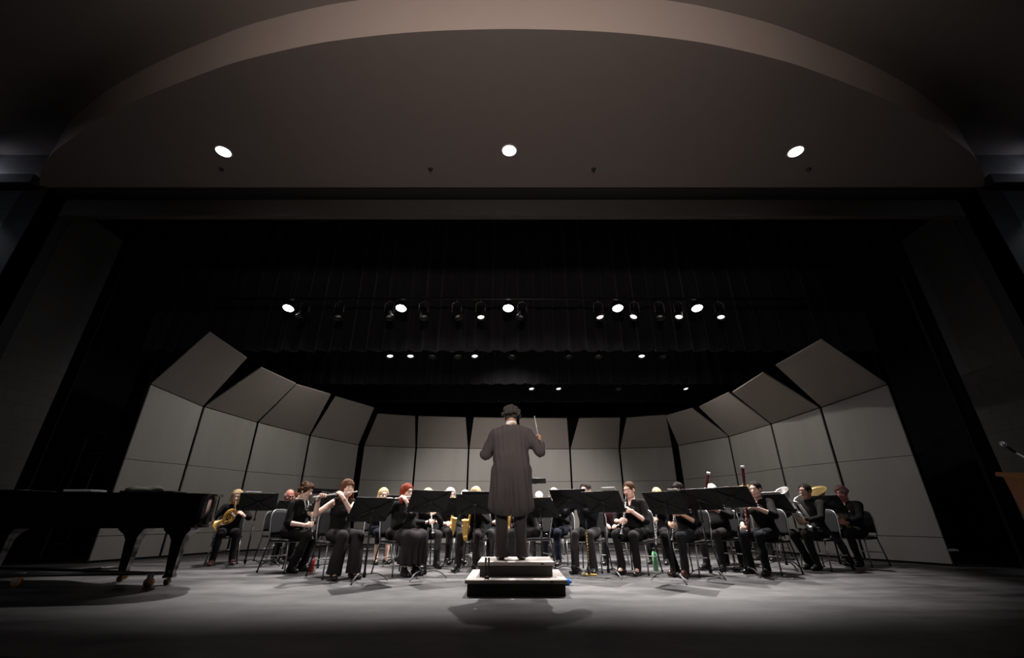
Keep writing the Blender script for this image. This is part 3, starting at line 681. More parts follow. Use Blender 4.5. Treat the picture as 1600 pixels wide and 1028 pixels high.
# ------------------------------------------------------------------ furniture
def copy_tree(o, parent=None):
    c = o.copy(); COL.objects.link(c); c.parent = parent
    for ch in o.children: copy_tree(ch, c)
    return c
def make_chair():
    r = empty('orchestra_chair'); a = MB(); n = 10
    # padded seat with a rounded front edge
    V, F = [], []
    for i, y in enumerate(np.linspace(-.20, .22, n)):
        for j, x in enumerate(np.linspace(-.225, .225, n)):
            u = abs(x / .225); v = (y - .01) / .21; e = 1 - max(u ** 6, abs(v) ** 6) * .8
            V.append((x * (1 - .06 * max(0, -v)), y, .43 + .022 * e - .014 * max(0, v) ** 3))
    for i in range(n - 1):
        for j in range(n - 1): F.append((i * n + j, i * n + j + 1, (i + 1) * n + j + 1, (i + 1) * n + j))
    k = len(V); V += [(x, y, .412) for x, y, z in V]
    F += [tuple(q + k for q in f[::-1]) for f in F]
    for i in range(n - 1):
        for (p, q) in ((i, i + 1), ((n - 1) * n + i + 1, (n - 1) * n + i)): F.append((p, p + k, q + k, q))
        for (p, q) in (((i + 1) * n, i * n), (i * n + n - 1, (i + 1) * n + n - 1)): F.append((p, p + k, q + k, q))
    a.add(V, F, False); a.build('seat', M_pad, r)
    b = MB(); V, F = [], []; nx, nz = 12, 8
    def bp(u, v, off): # u -1..1, v 0..1
        wd = .215 * (1 - .10 * v) * (1 - .12 * max(0, v - .75) / .25); zc = .50 + .35 * v - .035 * abs(u) ** 4 * v
        return (u * wd, -.215 - .075 * v + .03 * u * u + off, zc)
    for off in (0, -.022):
        for i in range(nz):
            for j in range(nx): V.append(bp(-1 + 2 * j / (nx - 1), i / (nz - 1), off))
    for i in range(nz - 1):
        for j in range(nx - 1): q = (i * nx + j, i * nx + j + 1, (i + 1) * nx + j + 1, (i + 1) * nx + j); F.append(q[::-1]); F.append(tuple(t + nx * nz for t in q))
    K = nx * nz
    for j in range(nx - 1): F.append((j, j + 1, j + 1 + K, j + K)); p = (nz - 1) * nx + j; F.append((p + 1, p, p + K, p + 1 + K))
    for i in range(nz - 1): p = i * nx; F.append((p + nx, p, p + K, p + nx + K)); p = i * nx + nx - 1; F.append((p, p + nx, p + nx + K, p + K))
    b.add(V, F, True); b.build('backrest', M_pad, r)
    f = MB(); pts = [(-.205, -.19, .42)] + [bp(-1.02, v, -.012) for v in np.linspace(0, .95, 6)] + [bp(u, 1.015, -.012) for u in np.linspace(-.9, .9, 9)] + [bp(1.02, v, -.012) for v in np.linspace(.95, 0, 6)] + [(.205, -.19, .42)]
    f.tube(pts, .0095, 8); f.build('back_frame', M_chrome, r)
    f = MB(); f.tube([(-.2, -.19, .408), (-.2, .19, .408), (-.19, .20, .408), (.19, .20, .408), (.2, .19, .408), (.2, -.19, .408)], .010, 8); f.tube([(-.2, -.19, .408), (.2, -.19, .408)], .010, 8); f.build('seat_frame', M_chrome, r)
    for sx in (-1, 1):
        for sy in (-1, 1):
            g = MB(); g.tube([(sx * .2, sy * .19 - .005, .408), (sx * .235, sy * .25 - (.02 if sy < 0 else 0), .012)], .0105, 8); l = g.build('leg', M_chrome if sy > 0 else M_frame, r)
            h = MB(); h.lathe((sx * .235, sy * .25 - (.02 if sy < 0 else 0), 0), (0, 0, 1), [(0, 0), (0, .015), (.03, .013), (.031, 0)], 8); h.build('glide', M_plastic, l)
    h = MB(); h.tube([(-.217, -.225, .2), (.217, -.225, .2)], .008, 6); h.build('stretcher', M_chrome, r)
    return r
CHAIR = make_chair(); _cu = [0]
def chair(x, y, face, label, group=None):
    o = CHAIR if not _cu[0] else copy_tree(CHAIR); _cu[0] = 1
    o.location = (x, y, 0); o.rotation_euler = (0, 0, R(face - 90)); return tag(o, label, 'chair', group or 'orchestra chairs')
def make_stand():
    r = empty('music_stand'); 
    b = MB(); b.tube([(0, 0, .10), (0, 0, .62)], .0135, 10); b.lathe((0, 0, .06), (0, 0, 1), [(0, 0), (0, .022), (.05, .022), (.07, .014)], 12); b.build('shaft', M_stand, r)
    b = MB(); b.tube([(0, 0, .60), (0, 0, .87)], .009, 8); b.lathe((0, 0, .60), (0, 0, 1), [(0, .014), (.0, .018), (.03, .018), (.03, .009)], 10); b.build('inner_shaft', M_stand, r)
    for i in range(3):
        a = R(90 + 120 * i); d = Vector((math.cos(a), math.sin(a), 0)); g = MB(); P = []
        for t in np.linspace(0, 1, 7): P.append(d * (.018 + .27 * t) + Vector((0, 0, .012 + .075 * (1 - t) ** .6 + .035 * math.sin(PI * t))))
        V, F = [], []; n = Vector((-d.y, d.x, 0)) * .012
        for p in P: V += [p + n, p - n, p - n + Vector((0, 0, .009)), p + n + Vector((0, 0, .009))]
        for k in range(6):
            for q in range(4): q2 = (q + 1) % 4; F.append((k * 4 + q, k * 4 + q2, k * 4 + 4 + q2, k * 4 + 4 + q))
        F += [(3, 2, 1, 0), (24, 25, 26, 27)]
        g.add(V, F); g.build('leg', M_stand, r)
    # desk tilts back, faces +Y (towards the player)
    T = Matrix.Rotation(R(36), 3, 'X'); O = Vector((0, .01, .90)); pan = MB(); V, F = [], []; nx = 13
    def dp(u, v, off): # curved panel: top edge slightly arched, sides folded a little forward
        x = u * .29; z = v * .165 + (.012 * (1 - u * u) if v > 0 else 0); y = -.012 + .02 * abs(u) ** 3 + off
        return O + T @ Vector((x, y, z))
    rows = [(-1, 0), (1, 0), (1, -.0035), (-1, -.0035)]
    for v, off in rows:
        for j in range(nx): V.append(dp(-1 + 2 * j / (nx - 1), v, off))
    for k in range(4):
        k2 = (k + 1) % 4
        for j in range(nx - 1): F.append((k * nx + j + 1, k * nx + j, k2 * nx + j, k2 * nx + j + 1))
    F += [(0, nx, 2 * nx, 3 * nx), (nx - 1, 4 * nx - 1, 3 * nx - 1, 2 * nx - 1)]
    pan.add(V, F); pan.build('desk', M_stand, r)
    s = MB(); s.slab([O + T @ Vector(p) for p in ((-.285, -.008, -.166), (.285, -.008, -.166), (.285, .055, -.160), (-.285, .055, -.160))], .003)
    s.slab([O + T @ Vector(p) for p in ((-.285, .055, -.162), (.285, .055, -.162), (.285, .057, -.145), (-.285, .057, -.145))], .003); s.build('ledge', M_stand, r)
    x = MB()
    for sg in (-1, 1): x.tube([O + T @ Vector((sg * .23, -.012, .13)), O + T @ Vector((0, -.026, 0)), O + T @ Vector((-sg * .23, -.012, -.13))], .0065, 6)
    x.build('rear_brace', M_stand, r)
    x = MB(); x.box(O + T @ Vector((0, -.028, 0)), (.05, .022, .04), T.to_4x4(), .004); x.tube([(0, 0, .86), O + T @ Vector((0, -.03, 0))], .011, 8); x.build('tilt_bracket', M_frame, r)
    return r
STAND = make_stand(); _su = [0]
def stand(x, y, face, label, h=0, tilt=0, group='black music stands'):
    """face: heading of the player's side of the desk"""
    o = STAND if not _su[0] else copy_tree(STAND); _su[0] = 1
    o.location = (x, y, 0); o.rotation_euler = (0, 0, R(face - 90)); tag(o, label, 'music stand', group)
    if h or tilt:
        for c in o.children:
            k = c.name.split('.')[0]
            if k in ('desk', 'ledge', 'rear_brace', 'tilt_bracket'):
                piv = Vector((0, 0, .87)); Rm = Matrix.Rotation(R(tilt), 4, 'X'); c.matrix_local = Matrix.Translation(piv + Vector((0, 0, h))) @ Rm @ Matrix.Translation(-piv)
            if k == 'inner_shaft': c.location = (0, 0, h)
    return o

# ------------------------------------------------------------------ setting: house, soffit, proscenium, stage
FR = [(x, 2.80 + .030 * abs(x) ** 2.0) for x in np.linspace(-9.5, 9.5, 41)]
m = MB(); m.prism(FR + [(9.5, 18), (-9.5, 18)], -.3, 0); struct('floor', m, M_floor)
m = MB(); m.prism([(x, y - .07) for x, y in FR] + [(x, y - .002) for x, y in FR[::-1]], -1.2, .002); struct('trim_1', m, M_jamb)       # black nosing and apron face
ARC = [(0, 2.95), (.84, 2.97), (1.51, 3.02), (2.22, 3.11), (2.97, 3.26), (3.48, 3.39), (4.24, 3.63), (4.74, 3.8), (5.27, 4.0), (5.8, 4.22), (6.28, 4.46), (6.75, 4.7), (7.2, 5.0), (7.66, 5.4)]
def arc_pts():
    P = [(-x, y) for x, y in ARC[::-1]] + ARC[1:]; out = []
    for i in range(len(P) - 1):                                  # Catmull-Rom through the plan points
        p = [Vector(P[max(0, min(len(P) - 1, i + k))]) for k in (-1, 0, 1, 2)]
        for t in (0, .25, .5, .75):
            out.append(.5 * ((2 * p[1]) + (p[2] - p[0]) * t + (2 * p[0] - 5 * p[1] + 4 * p[2] - p[3]) * t * t + (-p[0] + 3 * p[1] - 3 * p[2] + p[3]) * t ** 3))
    return out + [Vector(P[-1])]
AP = arc_pts()
m = MB(); n = len(AP)
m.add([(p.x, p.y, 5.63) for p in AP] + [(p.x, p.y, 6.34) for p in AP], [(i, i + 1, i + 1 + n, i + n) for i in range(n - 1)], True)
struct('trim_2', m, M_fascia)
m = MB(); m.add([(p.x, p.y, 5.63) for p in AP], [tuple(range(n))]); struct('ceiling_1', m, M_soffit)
m = MB(); m.box((0, -1.5, 6.42), (22, 14, .16)); struct('ceiling', m, M_ceiling)
for s, nm in ((-1, 'left'), (1, 'right')):
    m = MB(); m.box((s * 9.5, 5.56, 3.0), (4.0, .3, 6.8)); struct('wall_front_' + nm, m, M_block)
    m = MB(); m.box((s * 9.3, 5.32, 5.66), (3.4, .2, .17)); struct('trim_' + ('3' if s < 0 else '4'), m, M_jamb)
    m = MB(); m.box((s * 7.95, 6.5, 2.9), (.2, 1.35, 5.9)); struct('wall_' + nm, m, M_block)
    m = MB(); m.box((s * 7.7, 5.63, 2.9), (.4, .46, 5.9)); m.box((s * 7.56, 5.89, 2.9), (.10, .05, 5.9)); struct('trim_' + ('5' if s < 0 else '6'), m, M_jamb)
    m = MB(); m.box((s * 9.5, 12.5, 3.8), (.2, 11.5, 8)); struct('wall_stage_' + nm, m, M_black)
m = MB(); m.box((0, 5.56, 6.0), (15.2, .3, .7)); struct('trim_7', m, M_jamb)
m = MB(); m.box((0, 5.75, 5.47), (15.0, .10, .33)); struct('trim_8', m, M_header)
m = MB(); m.box((0, 17.9, 3.8), (19, .2, 8)); struct('wall_back', m, M_black)
m = MB(); m.box((0, 11.8, 7.8), (19, 12.4, .1)); struct('ceiling_2', m, M_black)
m = MB(); m.box((0, 5.9, 6.9), (19, .1, 1.8)); struct('wall_above', m, M_black)

# recessed lamps in the soffit
for i, (x, y, z) in enumerate(DOWN):
    t = empty('recessed_light', (x, y, z), 0, ['round white recessed lamp in the soffit, left of three', 'round white recessed lamp in the middle of the soffit, above the conductor', 'round white recessed lamp in the soffit, right of three'][i], 'ceiling light', 'recessed soffit lamps')
    a = MB(); a.lathe((0, 0, .02), (0, 0, -1), [(0, .105), (.024, .12), (.028, .115), (.028, .10), (.01, .095)], 24); a.build('trim_ring', M_fascia, t)
    a = MB(); a.lathe((0, 0, -.002), (0, 0, -1), [(0, .0), (.0, .098), (.004, .098), (.008, 0)], 24); a.build('lens', M_lamp_soft, t)
for i, (x, y) in enumerate([(-4.45, 5.0), (-1.25, 5.0), (1.25, 5.0), (4.55, 5.0)]):
    a = MB(); a.lathe((x, y, 5.63), (0, 0, -1), [(0, .035), (.012, .03), (.03, .012), (.032, 0)], 12)
    tag(a.build('sprinkler_head', M_frame), ['small dark sprinkler near the left lamp of the soffit', 'small dark sprinkler left of the middle soffit lamp', 'small dark sprinkler right of the middle soffit lamp', 'small dark sprinkler near the right lamp of the soffit'][i], 'sprinkler', 'soffit sprinklers')

# ------------------------------------------------------------------ acoustic shell towers
def shell_tower(A, B, CA, CB, label, mid=None):
    """A, B wall-top corners; CA, CB top corners of the tilted canopy"""
    A, B, CA, CB = [Vector(p) for p in (A, B, CA, CB)]
    t = empty('acoustic_shell_tower', (*(A.xy + B.xy) / 2, 0), 0, label, 'acoustic shell', 'acoustic shell towers'); O = Vector(t.location)
    d = (B - A); d.z = 0; d.normalize(); g = .028 
    def P(p): return p - O
    zz = [(.035, .425), (.435, 1.775), (1.785, None)]
    inw = Vector((0, 9.5, 0)) - (A + B) / 2; nrm_ = Vector((d.y, -d.x, 0)); nrm_ = nrm_ if nrm_.dot(inw) > 0 else -nrm_
    for z0, z1 in zz:
        m = MB(); a0 = Vector((A.x, A.y, z0)) + d * g; b0 = Vector((B.x, B.y, z0)) - d * g
        a1 = Vector((A.x, A.y, z1 if z1 else A.z - .012)) + d * g; b1 = Vector((B.x, B.y, z1 if z1 else B.z - .012)) - d * g
        q = [P(a0), P(b0), P(b1), P(a1)]
        if (q[1] - q[0]).cross(q[3] - q[0]).dot(nrm_) < 0: q = q[::-1]
        m.slab(q, .04); m.build('wall_panel', M_shell, t)
    m = MB(); e = (CB - CA).normalized() * .01; q = [P(A + d * g + Vector((0, 0, .006))), P(B - d * g + Vector((0, 0, .006))), P(CB - e), P(CA + e)]
    if (q[1] - q[0]).cross(q[3] - q[0]).dot(nrm_) < 0: q = q[::-1]
    m.slab(q, .035); m.build('canopy', M_canopy, t)
    m = MB()
    for k in (.12, .88):
        p = A + (B - A) * k; p.z = 0; p = P(p) - nrm_ * .075
        m.tube([p + Vector((0, 0, .03)), p + Vector((0, 0, A.z - .1))], .025, 6); m.tube([p + Vector((0, 0, .05)), p - nrm_ * .22 + Vector((0, 0, .05))], .025, 6); m.tube([p + Vector((0, 0, 1.3)), p - nrm_ * .20 + Vector((0, 0, .06))], .018, 6)
    a = A.copy(); a.z = .0; b = B.copy(); b.z = 0; q0 = P(a) - nrm_ * .03; q1 = P(b) - nrm_ * .03
    m.tube([q0 + Vector((0, 0, .018)), q1 + Vector((0, 0, .018))], .018, 6); m.build('support_frame', M_frame, t)
SR = [(7.32, 8.03, 3.11), (6.69, 9.17, 2.92), (6.25, 10.36, 2.80), (5.99, 12.0, 2.78), (5.15, 13.6, 2.78)]
CR = [((5.58, 7.1, 3.66), (5.22, 8.03, 3.48)), ((5.36, 8.7, 3.56), (5.14, 9.72, 3.4)), ((5.31, 10.21, 3.54), (5.12, 11.57, 3.5)), ((5.03, 11.8, 3.52), (4.58, 12.7, 3.5))]
nmR = ['outermost pale grey shell tower on the right, with a square canopy leaning in', 'second pale grey shell tower from the right edge, its canopy leaning in', 'third pale grey shell tower from the right edge, its canopy leaning in', 'narrow pale grey shell tower in the right rear corner of the shell']
for i in range(4): shell_tower(SR[i], SR[i + 1], *CR[i], nmR[i])
SL = [(-7.51, 8.56, 3.27), (-7.05, 9.66, 3.06), (-6.58, 11.09, 2.99), (-5.77, 12.39, 2.88), (-4.75, 13.6, 2.8)]
CL_ = [((-6.18, 8.0, 4.2), (-5.88, 8.94, 3.97)), ((-5.72, 9.25, 3.86), (-5.4, 10.33, 3.79)), ((-5.43, 10.38, 3.79), (-4.86, 11.2, 3.75)), ((-5.02, 11.85, 3.88), (-4.19, 12.87, 3.79))]
nmL = ['outermost pale grey shell tower on the left, beside the grand piano', 'second pale grey shell tower from the left edge, behind the horn player', 'third pale grey shell tower from the left edge, its canopy joined to its outer neighbour', 'pale grey shell tower in the left rear corner of the shell']
for i in range(4): shell_tower(SL[i], SL[i + 1], *CL_[i], nmL[i])
SB = [(-4.66, 13.74, 2.8), (-3.08, 14.1, 2.79), (-1.41, 14.3, 2.79), (.25, 14.4, 2.79), (1.9, 14.4, 2.79), (3.5, 14.3, 2.79), (5.1, 13.9, 2.79)]
CB_ = [(-4.1, -3.02), (-2.93, -1.46), (-1.22, .10), (.22, 1.76), (2.13, 3.43), (3.62, 4.75)]
nmB = ['leftmost grey tower of the rear shell wall', 'grey rear shell tower second from the left, behind the red-haired flute player', 'grey rear shell tower left of the conductor', 'grey rear shell tower just right of the conductor, behind his baton', 'grey rear shell tower behind the dark-haired player in the front right row', 'rightmost grey tower of the rear shell wall']
for i in range(6):
    a, b = CB_[i]; ya = SB[i][1] - .80; yb = SB[i + 1][1] - .80
    shell_tower(SB[i], SB[i + 1], (a, ya, 3.62), (b, yb, 3.62), nmB[i])

# ------------------------------------------------------------------ black curtains
def curtain(name, x0, x1, y, z0, z1, label, seed, fold=.16, depth=.05, along='x', group='black stage curtains'):
    r = random.Random(seed); n = int((x1 - x0) / .025); V, F = [], []; rows = [z0, z0 + .06, (z0 + z1) / 2, z1]
    ph = 0; off = []
    for i in range(n + 1):
        ph += .025 / fold * 2 * PI * r.uniform(.6, 1.4) * .5; off.append(depth * (math.sin(ph) + .35 * math.sin(2.3 * ph + 1)))
    for th in (0, .012):
        for k, z in enumerate(rows):
            for i in range(n + 1):
                u = x0 + (x1 - x0) * i / n; o_ = off[i] * (1 - .25 * k / 3) + th
                V.append((u, y + o_, z) if along == 'x' else (y + o_, u, z))
    R_ = len(rows) * (n + 1)
    for k in range(len(rows) - 1):
        for i in range(n):
            q = (k * (n + 1) + i, k * (n + 1) + i + 1, (k + 1) * (n + 1) + i + 1, (k + 1) * (n + 1) + i); F.append(q); F.append(tuple(t + R_ for t in q[::-1]))
    for i in range(n): F.append((i, i + R_, i + 1 + R_, i + 1))
    return tag(mesh_obj(name, V, F, M_curtain), label, 'curtain', group)
curtain('border_curtain', -9, 9, 9.05, 4.19, 7.75, 'pleated black border curtain behind the nearest row of stage lamps', 3, .2, .07)
curtain('border_curtain', -9, 9, 11.5, 4.14, 7.75, 'lower black border curtain hanging behind the nearer one', 4, .2, .06)
curtain('border_curtain', -9, 9, 13.9, 4.22, 7.75, 'rearmost black border curtain just above the rear shell wall', 5, .2, .06)
curtain('backdrop_curtain', -9, 9, 16.9, .02, 7.6, 'full height black backdrop curtain behind the shell', 6, .24, .08)
for s, nm in ((-1, 'left'), (1, 'right')):
    for j, (a, b, yy) in enumerate(((7.9, 9.3, 7.5), (7.9, 9.3, 10.3), (7.3, 9.3, 13.0))):
        x0, x1 = (a, b) if s > 0 else (-b, -a)
        curtain('leg_curtain', x0, x1, yy, .02, 7.4, '%s black leg curtain beside the shell on the %s' % (('front', 'middle', 'rear')[j], nm), 10 + j + s, .18, .05)

# ------------------------------------------------------------------ stage lamps on battens
M_can = mat('lamp_housing', (.02, .02, .02), .4, .3)
def batten(y, z, x0, x1, label):
    m = MB(); m.tube([(x0, y, z), (x1, y, z)], .024, 8)
    for x in np.linspace(x0 + .3, x1 - .3, 6): m.tube([(x, y, z), (x, y, 7.76)], .005, 4)
    tag(m.build('batten', M_can), label, 'pipe', 'lighting battens')
batten(8.3, 5.12, -6.5, 6.5, 'nearest black lighting pipe carrying the bright round lamps'); batten(9.6, 4.62, -6, 6, 'second black lighting pipe behind the nearest border curtain'); batten(12.0, 4.55, -5, 5, 'rear black lighting pipe behind the second border curtain')
for i, (x, y, z) in enumerate(WASH):
    t = empty('wash_lamp', (x, y, z + .2), 0, ['bright round wash lamp at the left end of the nearest lighting pipe', 'second bright round wash lamp from the left', 'bright round wash lamp in the middle, right above the conductor', 'fourth bright round wash lamp from the left', 'bright round wash lamp at the right end, next to a tilted spotlight'][i], 'stage lamp', 'bright round wash lamps')
    a = MB(); a.lathe((0, 0, .06), (0, -.35, -1), [(0, .03), (.03, .08), (.16, .13), (.20, .13), (.20, .115), (.17, .11)], 18); a.build('housing', M_can, t)
    a = MB(); a.lathe(Vector((0, 0, .06)) + Vector((0, -.35, -1)).normalized() * .175, (0, -.35, -1), [(0, 0), (0, .112), (.005, .112), (.012, 0)], 18); a.build('lens', M_lamp, t)
    a = MB(); a.tube([(-.12, 0, -.02), (-.12, 0, .10), (-.06, 0, .13), (.06, 0, .13), (.12, 0, .10), (.12, 0, -.02)], .008, 6); a.tube([(0, 0, .13), (0, 0, .16)], .018, 6); a.build('yoke', M_can, t)
M_glint = mat('lamp_metal', (.30, .30, .31), .3, .9)
def par(x, y, z, dx, lit, label, group, sc=1, dy=-.3):
    t = empty('spotlight', (x, y, z), 0, label, 'stage lamp', group, sc); ax = Vector((dx, dy, -1)).normalized()
    a = MB(); a.lathe((0, 0, 0), ax, [(-.14, .03), (-.12, .06), (.0, .07), (.10, .075), (.16, .095), (.17, .095), (.17, .08), (.12, .07)], 14); a.build('housing', M_can, t)
    a = MB(); a.lathe(ax * .13, ax, [(0, 0), (0, .072), (.01, .06), (.018, 0)], 14); a.build('lens', M_lamp_warm if lit else M_glint, t)
    a = MB(); a.tube([(-.10, 0, 0), (-.10, 0, .20), (-.04, 0, .24), (.04, 0, .24), (.10, 0, .20), (.10, 0, 0)], .009, 6); a.tube([(0, 0, .24), (0, 0, .30)], .015, 6); a.build('yoke', M_glint, t)
row = [(-4.5, -.3, 0, 'dim tilted spotlight beside the leftmost bright lamp'), (-3.75, .2, 0, 'unlit spotlight between the two leftmost bright lamps'), (-2.66, .3, 0, 'dim spotlight with shiny yoke just left of the second bright lamp'), (-1.92, .25, 0, 'unlit spotlight right of the second bright lamp'), (-1.2, .4, 0, 'unlit spotlight midway between the second and middle bright lamps'),
       (-.68, .1, 1, 'lit small spotlight left of the middle bright lamp'), (.22, -.3, 0, 'dim spotlight just right of the middle bright lamp'), (1.87, .1, 1, 'lit spotlight left of the fourth bright lamp'), (2.66, -.45, 1, 'lit spotlight tilted left, right of the fourth bright lamp'), (3.2, -.2, 0, 'unlit spotlight between two lit tilted ones on the right'), (3.62, -.35, 1, 'lit spotlight tilted left beside the fifth bright lamp'), (4.5, -.2, 1, 'lit small spotlight at the right end of the nearest pipe')]
for x, dx, lit, lb in row: par(x, 8.3, 4.80, dx, lit, lb, 'spotlights on the nearest pipe')
for i, x in enumerate([-2.93, -2.43, -1.88, -1.32, -.9, .02, 1.32, 2.04, 3.1, 3.55]):
    par(x, 9.6, 4.39, (.2, .1, -.1)[i % 3], i in (0, 1, 4, 8), 'small spotlight peeking below the nearest border curtain, %s from the left' % ['first', 'second', 'third', 'fourth', 'fifth', 'sixth', 'seventh', 'eighth', 'ninth', 'tenth'][i], 'spotlights on the second pipe')
for i, (x, lit) in enumerate([(.55, 1), (1.33, 1), (3.05, 0), (5.0, 1)]):
    par(x, 12.0, 4.27, .1, lit, ['lit', 'brightest lit', 'faint', 'rightmost lit'][i] + ' small spotlight peeking below the second border curtain', 'spotlights on the rear pipe')

# ------------------------------------------------------------------ podium, conductor and his stand
def tier(w_, d_, y0, z0, h, label):
    t = empty('podium_tier', (.045, y0, z0), 0, label, 'podium', 'conductor podium tiers')
    a = MB(); a.box((0, d_ / 2, h - .0175), (w_ + .05, d_ + .05, .035), bev=.006); a.build('carpeted_top', M_pod_top, t)
    a = MB(); a.box((0, d_ / 2, (h - .035) / 2), (w_, d_, h - .035)); a.build('base', M_pod_side, t)
    a = MB(); a.box((w_ * .36, -.027, h - .018), (.035, .004, .012)); a.build('nameplate', M_frame, t)
tier(1.02, .92, 5.13, 0, .15, 'lower, wider tier of the carpeted conductor podium'); tier(.80, .62, 5.36, .15, .145, 'upper, narrower podium tier the conductor stands on')
def conductor():
    def arms(m, Sh):
        return {1: (V3(.375, .15, 1.315), nrm((.1, .45, .85)), (.9, -.2, -.1), (.6, -.35, -1), 62), -1: (V3(-.20, .30, 1.24), nrm((.2, .9, .2)), (-.5, 0, .9), (-.8, -.4, -1), 30)}
    P = person('person in black tailcoat conducting from the podium, back turned, holding a white baton', -.01, 5.62, 90, .295, 1.03, lean=0, yaw=8, pitch=-14, w=1.12, sex='m', skin='brown',
               hair=('curly', 'conductor'), stand=True, arms=arms, top='charcoal_shirt', botcol=(.05, .042, .041), neck='none', seed=5, shoes='black', wide=.022)
    r = P['root']; T = Field(.009); up = .40; sw = .19 * 1.06
    # tailcoat body: padded shoulders, waist, and two broad tails
    T.cap((-sw + .03, -.012, 1.385), (sw - .03, -.012, 1.385), .08, k=.06); T.cap((-.075, -.02, 1.42), (.075, -.02, 1.42), .085, k=.06); T.ell((0, -.0, 1.28), (.225, .135, .20), k=.05); T.ell((0, -.0, 1.10), (.222, .155, .19), k=.05)
    T.ell((0, -.04, .97), (.15, .145, .24), k=.05)
    T.cap((0, -.03, 1.42), (0, -.035, 1.45), .085, .074, k=.03)
    for s in (-1, 1):
        T.ell((s * .105, -.045, .98), (.105, .115, .22), k=.05)
        T.cap((s * .105, -.085, .95), (s * .125, -.125, .53), .085, .080, k=.05); T.cap((s * .175, -.045, .95), (s * .215, -.07, .55), .065, .058, k=.05); T.cap((s * .05, -.09, .95), (s * .055, -.13, .45), .05, .045, k=.035, cut=True)
    T.cap((0, -.19, .86), (0, -.19, .50), .006, .010, k=.004, sub=True)
    for s in (-1, 1):
        W_, E_, _, _ = P['hands'][s]; T.cap(P['Sh'][s] - V3(0, 0, .015), E_, .073, .064, k=.05); T.cap(E_, E_ + (W_ - E_) * .93, .066, .050, k=.02, cut=True)
    T.ell((0, .16, 1.45), (.05, .09, .12), k=.01, sub=True)
    cloth('tailcoat', T, M_coat, r, .006, 12, 16, dirs=((6, .5, .6), (.3, .3, 1), (1, .7, -.4), (-.8, .9, .9)))
    c = MB(); a0 = P['nb']; c.lathe(a0 + V3(0, -.012, .02), (0, .05, 1), [(0, .073), (.065, .069), (.067, .064), (.0, .064)], 20); c.build('shirt_collar', M_shirt_w, r)
    b = MB(); 
    for s in (-1, 1): b.lathe((s * .035, -.128, 1.075), (0, -1, 0), [(0, .011), (.006, .010), (.008, 0)], 10)
    b.build('coat_button', M_plastic, r)
    # baton
    W_, E_, Fm, _ = P['hands'][1]; g = W_ + Fm @ V3(-.01, .065, -.025); d = nrm((-.16, .12, 1)); m = MB(); o = V3(*g)
    bt = MB(); bt.lathe(o, d, [(-.03, 0), (-.028, .008), (-.01, .011), (.02, .006), (.05, .004)], 10)
    sh = MB(); sh.tube([o + d * .04, o + d * .30], [.0042, .0030], 6)
    inst(P, 'baton', 'white conductor baton in the raised right hand', 'baton', o, [('handle', bt, M_white), ('shaft', sh, M_white)])
HAIR['conductor'] = (.045, .038, .034)
conductor()
s_ = stand(.10, 6.25, 90, 'conductor music stand, desk lying nearly flat, in front of the podium', .12, 0)
s_.rotation_euler = (0, 0, PI)
for c in s_.children:
    k = c.name.split('.')[0]
    if k in ('desk', 'ledge', 'rear_brace', 'tilt_bracket'):
        piv = Vector((0, .0, .885)); c.matrix_local = Matrix.Translation(piv + Vector((0, 0, .30))) @ Matrix.Rotation(R(42), 4, 'X') @ Matrix.Translation(-piv)
        if k in ('desk', 'ledge'): c.scale = (1.25, 1, 1)
    if k == 'inner_shaft': c.location = (0, 0, .3)

# ------------------------------------------------------------------ the band
W1 = dict(group='seated musicians in black')
def legs(kx=.125, ky=.43, ax=.13, ay=.40, dx=0, dax=0): return [(-kx + dx, ky, -ax + dax, ay), (kx + dx, ky, ax + dax, ay)]
def seat(desc, P, chair_group=None):
    x, y, _ = P['pos']; chair(x, y, P['face'], 'black orchestra chair under ' + desc)
GR = 'seated musicians in black'
def pl(desc, lab, x, y, face, inst_=None, **k):
    P = person(lab, x, y, face, group=GR, **k); seat(desc, P)
    return P
P = pl('the blond horn player at the far left', 'seated person with long blond hair holding a french horn, nearest the piano', -5.10, 8.50, -58, sc=.94, hair=('long', 'blond'), arms=arms_horn, legs=legs(.13, .42, .15, .34), seed=1, shoes='dark_red', lean=8, pitch=-12, yaw=-6, barefoot=False)
horn(P, 'golden french horn held by the blond player beside the piano')
P = pl('the balding man behind the left row', 'seated balding person with red face looking down, behind the far left chairs', -4.42, 8.95, -40, hair=('fringe', 'grey'), sex='m', skin='red', arms=arms_clar, seed=2, lean=14, pitch=-22, legs=legs(.13, .42, .13, .3))
clarinet(P, 'bass clarinet with silver keys held by the balding man on the left', ax=OB, name='bass_clarinet', L=.8)
P = pl('the brown-haired player behind the clarinettist', 'seated person with short reddish brown hair, mostly hidden behind the short-haired clarinet player', -4.68, 9.95, -35, hair=('short', 'chestnut'), arms=arms_tpt, seed=3, lean=4)
trumpet(P, 'trumpet of the half hidden player behind the left clarinettist')
P = pl('the clarinettist with white-edged collar', 'seated person with short curly brown hair and white-edged collar playing clarinet in profile', -3.42, 7.32, -20, hair=('curly', 'brown'), arms=lambda m, S_: arms_clar(m, S_, nrm((0, .28, -.96))), collar=True, sleeve=1.12, seed=4, lean=13, pitch=-14, legs=legs(.09, .42, .10, .22), yaw=4)
clarinet(P, 'clarinet played by the curly-haired person with white-edged collar', ax=nrm((0, .28, -.96)))
P = pl('the sleeveless flute player', 'seated person in sleeveless black top with long brown hair, playing flute', -2.48, 6.74, -45, hair=('bangs', 'chestnut'), arms=arms_flute, sleeve=0, neck='v', seed=5, lean=7, pitch=-2, yaw=2, shoes='pump', botcol=(0.0200, 0.0175, 0.0170), wide=.05, legs=[(-.10, .43, -.10, .42), (.12, .43, .15, .36)])
flute(P, 'silver flute played by the sleeveless person in the front left row')
